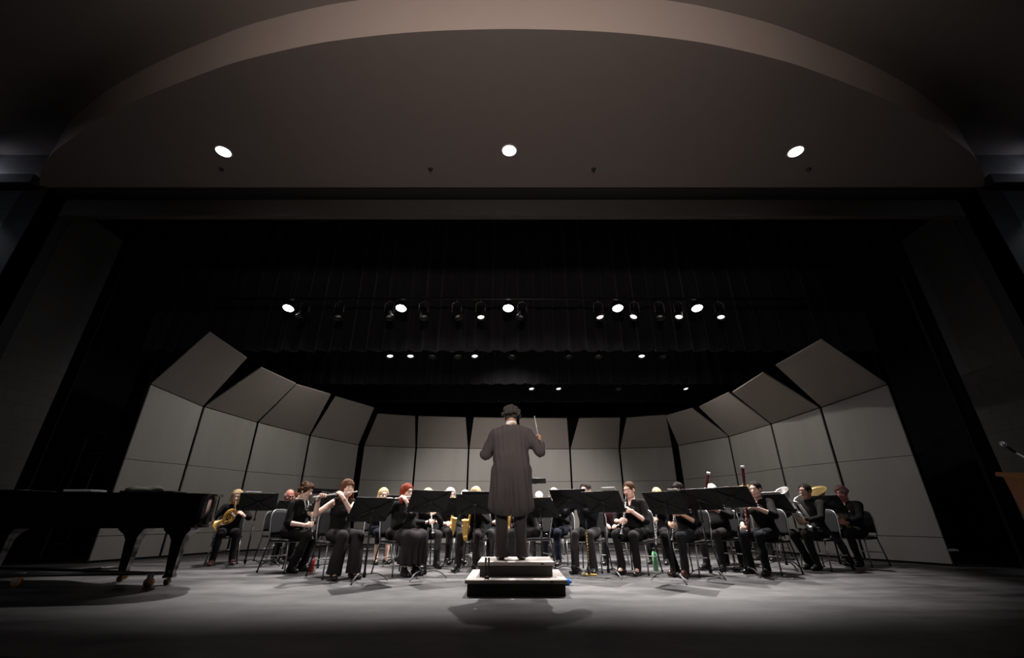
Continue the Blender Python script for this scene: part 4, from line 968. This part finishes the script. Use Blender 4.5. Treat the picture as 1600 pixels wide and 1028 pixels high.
P = pl('the pale-haired player with bare shins', 'seated person with short blond hair, glasses and bare shins, left of the red-haired player', -2.48, 8.75, -60, hair=('bob', 'blond'), arms=arms_clar, seed=6, glasses=True, bottoms='cropped', botcol=(0.0075, 0.0090, 0.0150), legs=legs(.10, .43, .09, .40), shoes='pump', pitch=-8)
clarinet(P, 'clarinet of the person with bare shins behind the left stands')
P = pl('the red-haired flute player', 'seated person with long red hair, glasses and long black skirt, playing flute', -1.66, 7.02, -42, sc=.94, hair=('long', 'red'), arms=arms_flute, sleeve=1.05, glasses=True, bottoms='skirt', botcol=(0.0190, 0.0165, 0.0160), seed=7, w=1.22, belly=.4, lean=5, skin='fair', pitch=-4, yaw=6, watch=1, legs=legs(.12, .42, .10, .33))
flute(P, 'silver flute played by the red-haired person')
P = pl('the blond clarinettist behind the red-haired player', 'seated person with short blond hair behind the round-topped stand of the red-haired player', -1.50, 8.05, -62, sc=.94, hair=('short', 'blond'), arms=arms_clar, seed=8, botcol=(0.0250, 0.0250, 0.0275), pitch=-10)
clarinet(P, 'clarinet with silver keys right of the red-haired player')
P = pl('the grey-haired saxophone player', 'seated person with grey bobbed hair and glasses playing saxophone, left of the blond saxophone player', -1.22, 8.75, -58, hair=('bob', 'grey'), arms=arms_sax, seed=9, glasses=True, lean=8, sleeve=1.2)
sax(P, 'golden saxophone of the grey-haired player')
P = pl('the white-haired player in the middle', 'seated person with short white hair between the grey-haired and the blond saxophone players', -1.0, 9.55, -70, hair=('short', 'white'), sex='m', arms=arms_tpt, seed=10)
trumpet(P, 'trumpet of the white-haired player left of the conductor', M_gold)
P = pl('the blond saxophone player', 'seated person with long blond hair and glasses behind the square stand left of the podium', -.60, 7.72, -98, sc=.94, hair=('long', 'blond'), arms=arms_sax, seed=11, glasses=True, legs=[(-.12, .43, -.12, .34), (.16, .42, .18, .44)], w=1.1, botcol=(0.0110, 0.0090, 0.0090), pitch=-10)
sax(P, 'golden saxophone of the blond player left of the podium')
P = pl('the dark-haired player left of the conductor', 'seated person with short dark hair and raised hand, far behind and left of the conductor', -.58, 10.0, -80, hair=('short', 'dark'), sex='m', arms=arms_tpt, seed=12, skin='tan')
trumpet(P, 'trumpet far behind the conductor on the left')
P = pl('the clarinettist hidden by the conductor', 'seated clarinet player mostly hidden behind the conductor, one hand and knee showing at his left', -.22, 8.2, -92, hair=('short', 'brown'), arms=lambda m, S_: arms_clar(m, S_, nrm((0, .35, -.93))), seed=13, botcol=(0.0250, 0.0250, 0.0275))
clarinet(P, 'clarinet just left of the conductor trousers', ax=nrm((0, .35, -.93)))
P = pl('the white-haired player right of the conductor', 'seated person with short white hair just right of the conductor, above a stand', .60, 10.0, -98, hair=('short', 'white'), sex='m', arms=arms_lap, seed=14, pitch=-16, lean=9)
P = pl('the second white-haired player right of the conductor', 'seated person with short white hair bent down, second right of the conductor', .94, 10.6, -102, hair=('short', 'white'), sex='m', arms=arms_tpt, seed=15, pitch=-18, lean=12)
trumpet(P, 'trumpet of the bent white-haired player right of the conductor')
P = pl('the dark-clad player turned left', 'seated person in black turned to the left, half hidden by the conductor on the right', .36, 7.75, -165, hair=('short', 'brown'), sex='m', arms=arms_sax, seed=16, lean=18, pitch=-20)
sax(P, 'saxophone held by the player half hidden right of the conductor')
P = pl('the player with navy trousers', 'seated person in navy trousers behind the stands right of the podium, leaning to the left', .86, 8.55, -118, hair=('short', 'grey'), sex='m', arms=arms_clar, seed=17, botcol=(0.0075, 0.0090, 0.0175), lean=18, pitch=-24)
clarinet(P, 'clarinet of the navy-trousered player right of the podium')
P = pl('the dark-haired flute player in the front right row', 'seated person with parted dark hair playing flute behind the first stand right of the podium', 1.22, 7.42, -118, hair=('slick', 'dark'), sex='m', arms=arms_flute, skin='fair', seed=18, glasses=True, legs=[(-.13, .43, -.16, .36), (.10, .43, .10, .44)], botcol=(0.0250, 0.0225, 0.0225), lean=5, pitch=-6, topcol=(.012, .013, .016), top='slate_knit')
flute(P, 'silver flute of the dark-haired player right of the podium')
P = pl('the clarinettist with tied-back brown hair', 'seated person with tied-back brown hair in V-neck top, playing clarinet behind a stand holding papers', 1.88, 7.18, -128, hair=('tail', 'brown'), arms=arms_clar, sleeve=1.12, seed=19, skin='pink', w=1.18, legs=[(-.13, .43, -.12, .34), (.14, .42, .10, .38)], shoes='pump', lean=6, pitch=-12, yaw=-4, neck='v')
clarinet(P, 'clarinet of the person with tied-back brown hair')
P = pl('the person resting a hand on the lap', 'seated person in purplish blouse with a hand resting on the lap, behind two stands', 1.86, 8.6, -110, hair=('short', 'dark'), arms=arms_lap, seed=20, top='plum_print', topcol=(.035, .012, .02), lean=14, pitch=-24, sc=.95)
P = pl('the blond player behind the right stands', 'seated person with blond hair barely showing above the stands on the right', 2.78, 8.7, -125, hair=('short', 'blond'), arms=arms_clar, seed=21)
clarinet(P, 'bass clarinet with silver keys beside the dark-haired clarinet player', ax=nrm((0, .35, -.93)), name='bass_clarinet', L=.85)
P = pl('the dark-haired clarinet player', 'seated person with dark hair looking down behind the foremost stand on the right', 2.62, 6.98, -146, sc=.96, hair=('slick', 'dark'), skin='tan', arms=lambda m, S_: arms_clar(m, S_, nrm((0, .33, -.94))), seed=22, sleeve=1.2, shoes='dark_red', lean=10, pitch=-16, botcol=(0.0100, 0.0100, 0.0110), legs=[(-.14, .43, -.14, .42), (.12, .43, .10, .30)])
clarinet(P, 'clarinet of the dark-haired player behind the foremost right stand', ax=nrm((0, .33, -.94)))
P = pl('the white-haired bassoonist', 'seated person with short white hair and a wristwatch playing the left, tilted bassoon', 3.42, 7.72, -140, hair=('short', 'white'), sex='m', skin='pink', arms=arms_bsn, seed=23, watch=1, sleeve=1.65, w=1.1, belly=.4, lean=6)
bassoon(P, 'dark red bassoon tilted to the right, white ring on top', .78, tilt=(-.42, .10, 1))
P = pl('the horn player behind the bassoonists', 'seated horn player hidden behind the stand between the two bassoonists', 3.98, 8.35, -135, hair=('short', 'brown'), arms=arms_horn, seed=24, lean=10, pitch=-14)
horn(P, 'french horn with silver valves between the two bassoonists')
P = pl('the bassoonist with pulled-back dark hair', 'seated person with dark hair pulled back and a wristwatch, playing the upright bassoon', 3.84, 7.12, -150, hair=('tail', 'dark'), arms=arms_bsn, seed=25, watch=1, sleeve=1.4, neck='v', lean=4, pitch=-4, yaw=8, skin='fair', botcol=(0.0125, 0.0135, 0.0170), legs=[(-.13, .43, -.14, .42), (.12, .43, .13, .36)])
bassoon(P, 'upright dark red bassoon with white ring, rising above the stand', .80, tilt=(-.16, .05, 1))
P = pl('the tuba player behind the bassoonist', 'seated tuba player behind the bassoonist with pulled-back hair', 5.05, 9.3, -140, hair=('short', 'brown'), sex='m', arms=arms_euph, seed=26, lean=4, sc=.93)
euph(P, 'brass tuba, golden bell beside the head of the dark-haired bassoonist', 1.25, M_gold, 'tuba', bx=(-.02, .22, .78), base=(.10, .12, -.48))
P = pl('the euphonium player with glasses', 'seated person with short dark hair and glasses in black shirt, playing silver euphonium', 4.92, 7.60, -158, hair=('short', 'dark'), sex='m', skin='tan', arms=arms_euph, seed=27, glasses=True, neck='high', lean=3, pitch=-2, legs=[(-.10, .43, -.05, .26), (.13, .42, .10, .22)], botcol=(0.0150, 0.0140, 0.0140))
euph(P, 'silver euphonium with flared bell held by the person with glasses', 1.0, M_silver, bx=(0, .36, .50), base=(.05, .04, -.44), br=.75)
P = pl('the tuba player at the far right', 'seated person with greyish red hair playing tuba at the far right of the band', 5.98, 8.22, -155, hair=('curly', 'pinkgrey'), sex='m', skin='red', arms=arms_euph, seed=28, lean=6, pitch=-8, w=1.15, belly=.5, legs=[(-.12, .42, -.10, .30), (.12, .42, .08, .26)])
euph(P, 'dark brass tuba with wide bell left of the greyish red head', 1.35, M_darkbrass, 'tuba', bx=(.02, .34, .60), base=(.10, .14, -.50))

# ------------------------------------------------------------------ music stands
stand(-4.38, 7.95, 118, 'black music stand in front of the blond horn player', .09)
stand(-3.98, 8.42, 135, 'black music stand just right of the balding man', -.02)
stand(-2.86, 7.15, 165, 'black music stand between the clarinettist and the sleeveless flute player', .06)
stand(-1.84, 6.10, 138, 'foremost black music stand on the left, beside the sleeveless flute player', -.06, -4)
stand(-1.95, 8.15, 118, 'black music stand behind the foremost left one, before the person with glasses and bare shins', .06)
stand(-1.14, 6.40, 122, 'round-topped black music stand in front of the red-haired flute player', .05)
stand(-.56, 7.02, 90, 'square black music stand left of the podium', .03)
stand(-.95, 8.15, 110, 'black music stand before the grey-haired saxophone player', .02)
stand(.44, 7.05, 40, 'low black music stand just right of the conductor', -.02)
stand(.86, 6.92, 60, 'first black music stand right of the podium', .10, 4)
stand(1.30, 6.58, 52, 'black music stand holding papers, before the person with tied-back hair', .05)
stand(2.02, 6.10, 38, 'foremost black music stand on the right', .02, 0)
stand(2.66, 6.54, 42, 'black music stand between the foremost right stand and the one before the upright bassoon', .08)
stand(3.26, 6.78, 36, 'black music stand in front of the upright bassoon', .12)
stand(4.30, 7.60, 25, 'black music stand in front of the euphonium player', .05)
stand(5.25, 7.75, 25, 'black music stand left of the far right tuba player', .04)
stand(.75, 9.3, 80, 'black music stand in front of the white-haired players', -.02)
stand(-3.62, 8.6, 150, 'black music stand behind the clarinettist with white-edged collar', .0)
def on_desk(x, y, face, off, w_, h_, m, name, label, cat, group, dz=0, tilt=36, z=.90):
    a = R(face - 90); T = Matrix.Rotation(a, 4, 'Z') @ Matrix.Translation((0, .01, z + dz)) @ Matrix.Rotation(R(tilt), 4, 'X')
    o = MB().box((0, 0, 0), (w_, .006, h_)).build(name, m); o.matrix_world = Matrix.Translation((x, y, 0)) @ T @ Matrix.Translation(off); return tag(o, label, cat, group)
on_desk(1.30, 6.58, 52, (.15, .012, .075), .20, .28, M_paper, 'sheet_music', 'white sheet music on the stand before the person with tied-back hair', 'sheet music', 'sheet music on stands', .05)
on_desk(2.02, 6.10, 38, (.20, .012, .07), .14, .24, M_paper, 'sheet_music', 'white sheet music at the right end of the foremost right stand', 'sheet music', 'sheet music on stands', .02)
on_desk(-.56, 7.02, 90, (.02, .012, .055), .44, .30, M_plastic, 'music_folder', 'black folder opened on the square stand left of the podium', 'folder', None, .03)
on_desk(4.30, 7.60, 25, (.03, .012, .065), .40, .28, M_paper, 'sheet_music', 'white sheet music on the stand before the euphonium player', 'sheet music', 'sheet music on stands', .05)
on_desk(-4.38, 7.95, 118, (-.10, .012, .05), .24, .27, M_paper, 'sheet_music', 'white sheet music on the stand before the blond horn player', 'sheet music', 'sheet music on stands', .09)

# ------------------------------------------------------------------ small things on the floor
def bottle(x, y, h, r, m, label, name='water_bottle', cap=M_plastic):
    t = empty(name, (x, y, 0), 0, label, 'bottle'); a = MB(); a.lathe((0, 0, 0), (0, 0, 1), [(0, 0), (0, r), (h * .75, r), (h * .85, r * .6), (h * .9, r * .45)], 14); a.build('body', m, t)
    a = MB(); a.lathe((0, 0, h * .9), (0, 0, 1), [(0, r * .45), (0, r * .6), (h * .12, r * .55), (h * .125, 0)], 12); a.build('cap', cap, t)
bottle(2.20, 7.45, .30, .038, M_green, 'green water bottle on the floor right of the person with tied-back hair')
bottle(-2.98, 7.25, .22, .034, M_red, 'red bottle on the floor left of the sleeveless flute player')
bottle(-.70, 8.05, .24, .036, M_white, 'white bottle under the chairs behind the square stand')
b = MB(); b.tube([(0, 0, .035), (.19, 0, .035)], [.036, .036], 12); o = empty('water_bottle', (.50, 5.92, 0), .1, 'blue bottle lying on the floor behind the right edge of the podium', 'bottle'); b.build('body', M_blue, o)
b = MB(); b.tube([(.19, 0, .035), (.215, 0, .035)], .02, 10); b.build('cap', M_blue, o)
o = empty('instrument_stand', (1.08, 6.85, 0), .3, 'yellow-footed peg stand holding a clarinet, right of the podium', 'instrument stand')
for i in range(4):
    a = R(45 + 90 * i); b = MB(); b.box((math.cos(a) * .06, math.sin(a) * .06, .012), (.10, .022, .02), Matrix.Rotation(a, 4, 'Z'), .004); b.build('foot', mat('yellow_plastic', (.75, .48, .08), .5), o)
b = MB(); b.lathe((0, 0, .01), (0, 0, 1), [(0, .02), (.02, .02), (.06, .012), (.12, .008), (.12, 0)], 10); b.build('peg', M_ebony, o)
o = empty('clarinet', (1.08, 6.85, .07), 0, 'clarinet standing upright on the yellow-footed peg', 'clarinet')
b = MB(); b.lathe((0, 0, .05), (0, 0, 1), [(0, .018), (.05, .014), (.5, .013), (.54, .012), (.6, .005)], 12); b.build('body', M_ebony, o)
b = MB(); b.lathe((0, 0, 0), (0, 0, 1), [(0, .036), (.01, .034), (.05, .019)], 14); b.build('bell', M_ebony, o)
b = MB(); keys(b, (0, 0, 0), V3(0, 0, 1), .1, .5, 12, V3(0, -1, 0), .014); b.build('keywork', M_gold, o)
o = empty('folding_stand', (-3.98, 8.05, 0), 0, 'small folded wire stand with cross bars left of the clarinettist, behind the horn stand', 'stand')
b = MB(); b.tube([(-.07, 0, .42), (-.07, 0, .78)], .006, 6); b.tube([(.07, 0, .42), (.07, 0, .78)], .006, 6); b.tube([(0, 0, .42), (0, 0, .78)], .006, 6); b.tube([(-.08, 0, .78), (.08, 0, .78)], .006, 6); b.tube([(-.08, 0, .42), (.08, 0, .42)], .006, 6); b.box((0, 0, .52), (.13, .03, .16)); b.build('rack', M_frame, o)
b = MB(); b.tube([(0, .01, .05), (0, .01, .6)], .010, 6); b.build('shaft', M_frame, o)
for i in range(3):
    a = R(90 + 120 * i); b = MB(); b.tube([(0, .01, .12), (math.cos(a) * .2, .01 + math.sin(a) * .2, .012)], .009, 6); b.build('leg', M_frame, o)
# little clip microphone standing at the front of the podium
o = empty('podium_microphone', (-.265, 5.20, .15), 0, 'small black twin-rod microphone stand on the lower podium tier', 'microphone')
b = MB(); b.box((0, 0, .012), (.05, .05, .024), bev=.005); b.build('base', M_plastic, o)
for s in (-1, 1):
    b = MB(); b.tube([(s * .017, 0, .02), (s * .017, 0, .17)], .006, 6); b.tube([(s * .017, 0, .15), (s * .017, 0, .20)], .010, 8); b.build('rod', M_plastic, o)

# ------------------------------------------------------------------ grand piano on its dolly
t = empty('grand_piano', (-5.56, 5.97, 0), 0, 'black grand piano with closed lid on a wheeled dolly at the left', 'piano')
t.rotation_euler = (0, 0, R(8))
# local +X = tail (stage centre), bent side towards upstage; keyboard at -X
OUT = [(-1.35, -.74), (1.30, -.74), (1.55, -.70), (1.72, -.58), (1.78, -.40), (1.74, -.20), (1.60, -.04), (1.36, .08), (1.05, .17), (.70, .27), (.40, .42), (.15, .60), (-.12, .72), (-.45, .75), (-1.35, .75)]
def sm(P, n=3):
    for _ in range(n):
        Q = []
        for i in range(len(P)):
            a, b = P[i], P[(i + 1) % len(P)]
            if i in (0, len(P) - 1, len(P) - 2) and _ == 0: Q.append(a); continue
            Q += [(a[0] * .75 + b[0] * .25, a[1] * .75 + b[1] * .25), (a[0] * .25 + b[0] * .75, a[1] * .25 + b[1] * .75)]
        P = Q
    return P
OS = sm(OUT, 2)
def grow(P, k, cx=.1, cy=0): return [(cx + (x - cx) * k, cy + (y - cy) * k) for x, y in P]
a = MB(); a.prism(OS, .66, .985); a.build('rim_case', M_piano, t)
a = MB(); a.prism(grow(OS, .97), .63, .66); a.build('key_bed', M_piano, t)
a = MB(); a.prism(grow(OS, 1.018), .988, 1.012); l = a.build('lid', M_piano, t)
a = MB(); a.box((-.55, 0, 1.026), (.9, 1.44, .020), bev=.006); a.build('folded_front_lid', M_piano, t)
a = MB(); a.box((-1.55, 0, .70), (.42, 1.46, .10), bev=.01); a.box((-1.5, -.70, .82), (.5, .09, .2), bev=.02); a.box((-1.5, .70, .82), (.5, .09, .2), bev=.02); a.build('keyboard_block', M_piano, t)
a = MB(); a.box((-1.60, 0, .765), (.15, 1.26, .02)); kb = a.build('white_keys', M_white, t)
def pleg(x, y):
    a = MB(); P = []
    prof = [(.645, .20, .17), (.60, .19, .15), (.54, .115, .10), (.48, .085, .075), (.30, .07, .062), (.12, .055, .05), (.09, .07, .06), (.075, .07, .06)]
    V, F = [], []
    for z, hx, hy in prof: V += [(x - hx * .8, y - hy * .8, z), (x + hx * .8, y - hy * .8, z), (x + hx * .8, y + hy * .8, z), (x - hx * .8, y + hy * .8, z)]
    n = len(prof)
    for i in range(n - 1):
        for k in range(4): k2 = (k + 1) % 4; F.append((i * 4 + k2, i * 4 + k, (i + 1) * 4 + k, (i + 1) * 4 + k2))
    F += [(3, 2, 1, 0)[::-1], tuple(range((n - 1) * 4, n * 4))[::-1]]
    a.add(V, F); l = a.build('leg', M_piano, t); c = MB(); c.lathe((x, y - .02, .035), (0, 1, 0), [(-.02, 0), (-.02, .034), (.02, .034), (.02, 0)], 14); c.tube([(x, y, .05), (x, y, .09)], .02, 8); c.build('caster', M_darkbrass, l)
pleg(1.38, -.20); pleg(-1.15, -.55); pleg(-1.15, .55); pleg(.62, .20)
a = MB()
for s in (-.12, 0, .12): a.tube([(-1.2, s * .6, .10), (-1.2, s * .6, .62)], .012, 6)
a.box((-1.2, 0, .14), (.14, .32, .06), bev=.01); a.build('pedal_lyre', M_piano, t)
a = MB()
for s in (-.08, 0, .08): a.box((-1.31, s, .115), (.14, .03, .012))
a.build('pedal', M_darkbrass, t)
M_st = mat('dolly_steel', (.13, .13, .125), .4, .8)
t2 = empty('piano_dolly', (-5.56, 5.97, 0), R(8), 'grey steel three-armed dolly with orange casters under the piano', 'dolly')
hub = Vector((.25, .0, .145)); ends = [Vector((1.30, -.42, .145)), Vector((-.30, -.10, .145)), Vector((-1.3, .55, .145)), Vector((.52, .44, .145))]
for e in (ends[0], ends[2], ends[3]):
    b = MB(); d = (e - hub); b.tube([hub, e], .022, 4); b.build('arm', M_st, t2)
b = MB(); b.tube([ends[0] + Vector((.12, 0, 0)), Vector((-1.5, -.40, .145))], .024, 4); b.build('arm', M_st, t2)
for e in ends:
    b = MB(); b.lathe(e + Vector((0, -.02, -.092)), (0, 1, 0), [(-.018, 0), (-.018, .052), (.018, .052), (.018, 0)], 18); wh = b.build('wheel', M_orange, t2)
    b = MB(); b.lathe(e + Vector((0, -.045, -.092)), (0, 1, 0), [(0, .0), (0, .02), (.055, .02), (.055, 0)], 10); b.box(e + Vector((0, .008, -.045)), (.04, .006, .08)); b.box(e + Vector((0, -.048, -.045)), (.04, .006, .08)); b.box(e + Vector((0, -.02, -.006)), (.07, .07, .012)); b.build('fork', M_silver, wh)
def pw(x, y): v = Matrix.Rotation(R(8), 3, 'Z') @ Vector((x, y, 0)); return (v.x - 5.56, v.y + 5.97)
x, y = pw(.12, -.2); o = MB().box((0, 0, 0), (.34, .24, .025), bev=.004).build('music_book', M_paper); o.location = (x, y, 1.050); tag(o, 'white book lying flat on top of the piano', 'book')
x, y = pw(.62, .08); b = MB(); F_ = Field(.012); F_.ell((0, 0, .05), (.20, .13, .055), k=.03); F_.ell((.13, .03, .07), (.10, .08, .05), k=.03); F_.ell((-.13, 0, .06), (.11, .09, .06), k=.03)
V, Q = F_.mesh(); V[:, 2] = np.maximum(V[:, 2], 0); o = mesh_obj('folded_cloth', V, Q, mat('dark_olive_cloth', (.03, .035, .015), .9, bump=.3, bscale=60)); o.location = (x, y, 1.013); tag(o, 'dark olive cloth heaped on the piano lid behind the white book', 'cloth')
x, y = pw(1.0, -.35); o = MB().box((0, 0, 0), (.6, .3, .03), bev=.004).build('instrument_case', M_plastic); o.location = (x, y, 1.03); o.rotation_euler = (0, 0, R(8)); tag(o, 'flat black case on the piano lid towards its tail', 'case')

# ------------------------------------------------------------------ lectern with microphone at the right
t = empty('lectern', (6.33, 5.25, 0), R(8), 'orange-brown wooden lectern cut by the right edge of the picture', 'lectern')
a = MB(); V = [(-.36, -.24, .98), (.36, -.24, .98), (.36, .28, 1.22), (-.36, .28, 1.22)]
a.slab([(-.40, -.26, 1.10), (.40, -.26, 1.10), (.40, .28, 1.25), (-.40, .28, 1.25)], .045); a.build('slanted_top', M_oak, t)
for s, nm in ((-1, 'side_panel'), (1, 'side_panel')):
    a = MB(); V = [(s * .27, -.17, .03), (s * .27, .20, .03), (s * .37, .24, 1.19), (s * .37, -.20, 1.07)]; W_ = [(x - s * .025, y, z) for x, y, z in V]
    a.add(V + W_, [(0, 1, 2, 3), (7, 6, 5, 4), (0, 4, 5, 1), (1, 5, 6, 2), (2, 6, 7, 3), (3, 7, 4, 0)]); a.build(nm, M_oak, t)
a = MB(); V = [(-.26, .19, .03), (.26, .19, .03), (.36, .23, 1.19), (-.36, .23, 1.19)]; a.slab(V, .02); a.build('back_panel', M_oak, t)
a = MB(); a.box((0, .0, .02), (.62, .46, .04), bev=.008); a.build('base', M_oak, t)
t = empty('microphone_stand', (6.44, 5.0, 0), 0, 'chrome microphone stand with round-headed microphone beside the lectern', 'microphone stand')
a = MB(); a.lathe((0, 0, 0), (0, 0, 1), [(0, 0), (0, .125), (.02, .12), (.03, .03), (.05, .014)], 20); a.build('base', M_plastic, t)
a = MB(); a.tube([(0, 0, .04), (0, 0, .92)], .010, 8); a.tube([(0, 0, .92), (-.70, .02, 1.42)], .009, 8); a.build('pole', M_silver, t)
a = MB(); a.tube([(-.70, .02, 1.42), (-.78, .022, 1.50)], [.012, .018], 10); a.build('microphone_body', M_plastic, t)
a = MB(); a.lathe((-.775, .022, 1.495), (-.7, 0, .7), [(0, .018), (.01, .026), (.035, .030), (.055, .022), (.062, 0)], 14); a.build('microphone_grille', M_silver, t)

# ------------------------------------------------------------------ dim clutter in the wings
t = empty('storage_rack', (7.95, 9.0, 0), .1, 'dark shelf rack in the shadow of the right wing', 'rack')
for z in (.15, .55, .95, 1.35):
    a = MB(); a.box((0, 0, z), (.9, .4, .03)); a.build('shelf', M_frame, t)
for sx in (-1, 1):
    for sy in (-1, 1): a = MB(); a.tube([(sx * .43, sy * .18, 0), (sx * .43, sy * .18, 1.6)], .015, 6); a.build('post', M_frame, t)
for (x, y, z, q, lb) in ((7.72, 8.9, .167, (.14, .09, .06), 'crumpled pale rag on the lowest shelf of the right wing rack'), (8.1, 8.92, .167, (.18, .05, .02), 'flat pale rag on the lowest shelf, right of the crumpled one')):
    F_ = Field(.014); F_.ell((0, 0, q[2] * .5), q, k=.02); F_.ell((q[0] * .6, 0, q[2] * .8), (q[0] * .5, q[1] * .7, q[2] * .7), k=.03); V, Q = F_.mesh(); V[:, 2] = np.maximum(V[:, 2], 0)
    V = V + vnorm(V, Q) * wrinkle(V, .008, 4, 50)[:, None]; V[:, 2] = np.maximum(V[:, 2], 0); o = mesh_obj('rag', V, Q, M_paper); o.location = (x, y, z); tag(o, lb, 'rag')
t = empty('folding_ladder', (-8.35, 8.6, 0), .2, 'dark ladder-like rack in the shadow of the left wing', 'rack')
for s in (-1, 1): a = MB(); a.tube([(s * .25, 0, 0), (s * .22, .1, 2.3)], .02, 6); a.build('rail', M_frame, t)
for z in (.3, .7, 1.1, 1.5, 1.9, 2.3):
    a = MB(); a.tube([(-.24, z * .043, z), (.24, z * .043, z)], .014, 6); a.build('rung', M_frame, t)
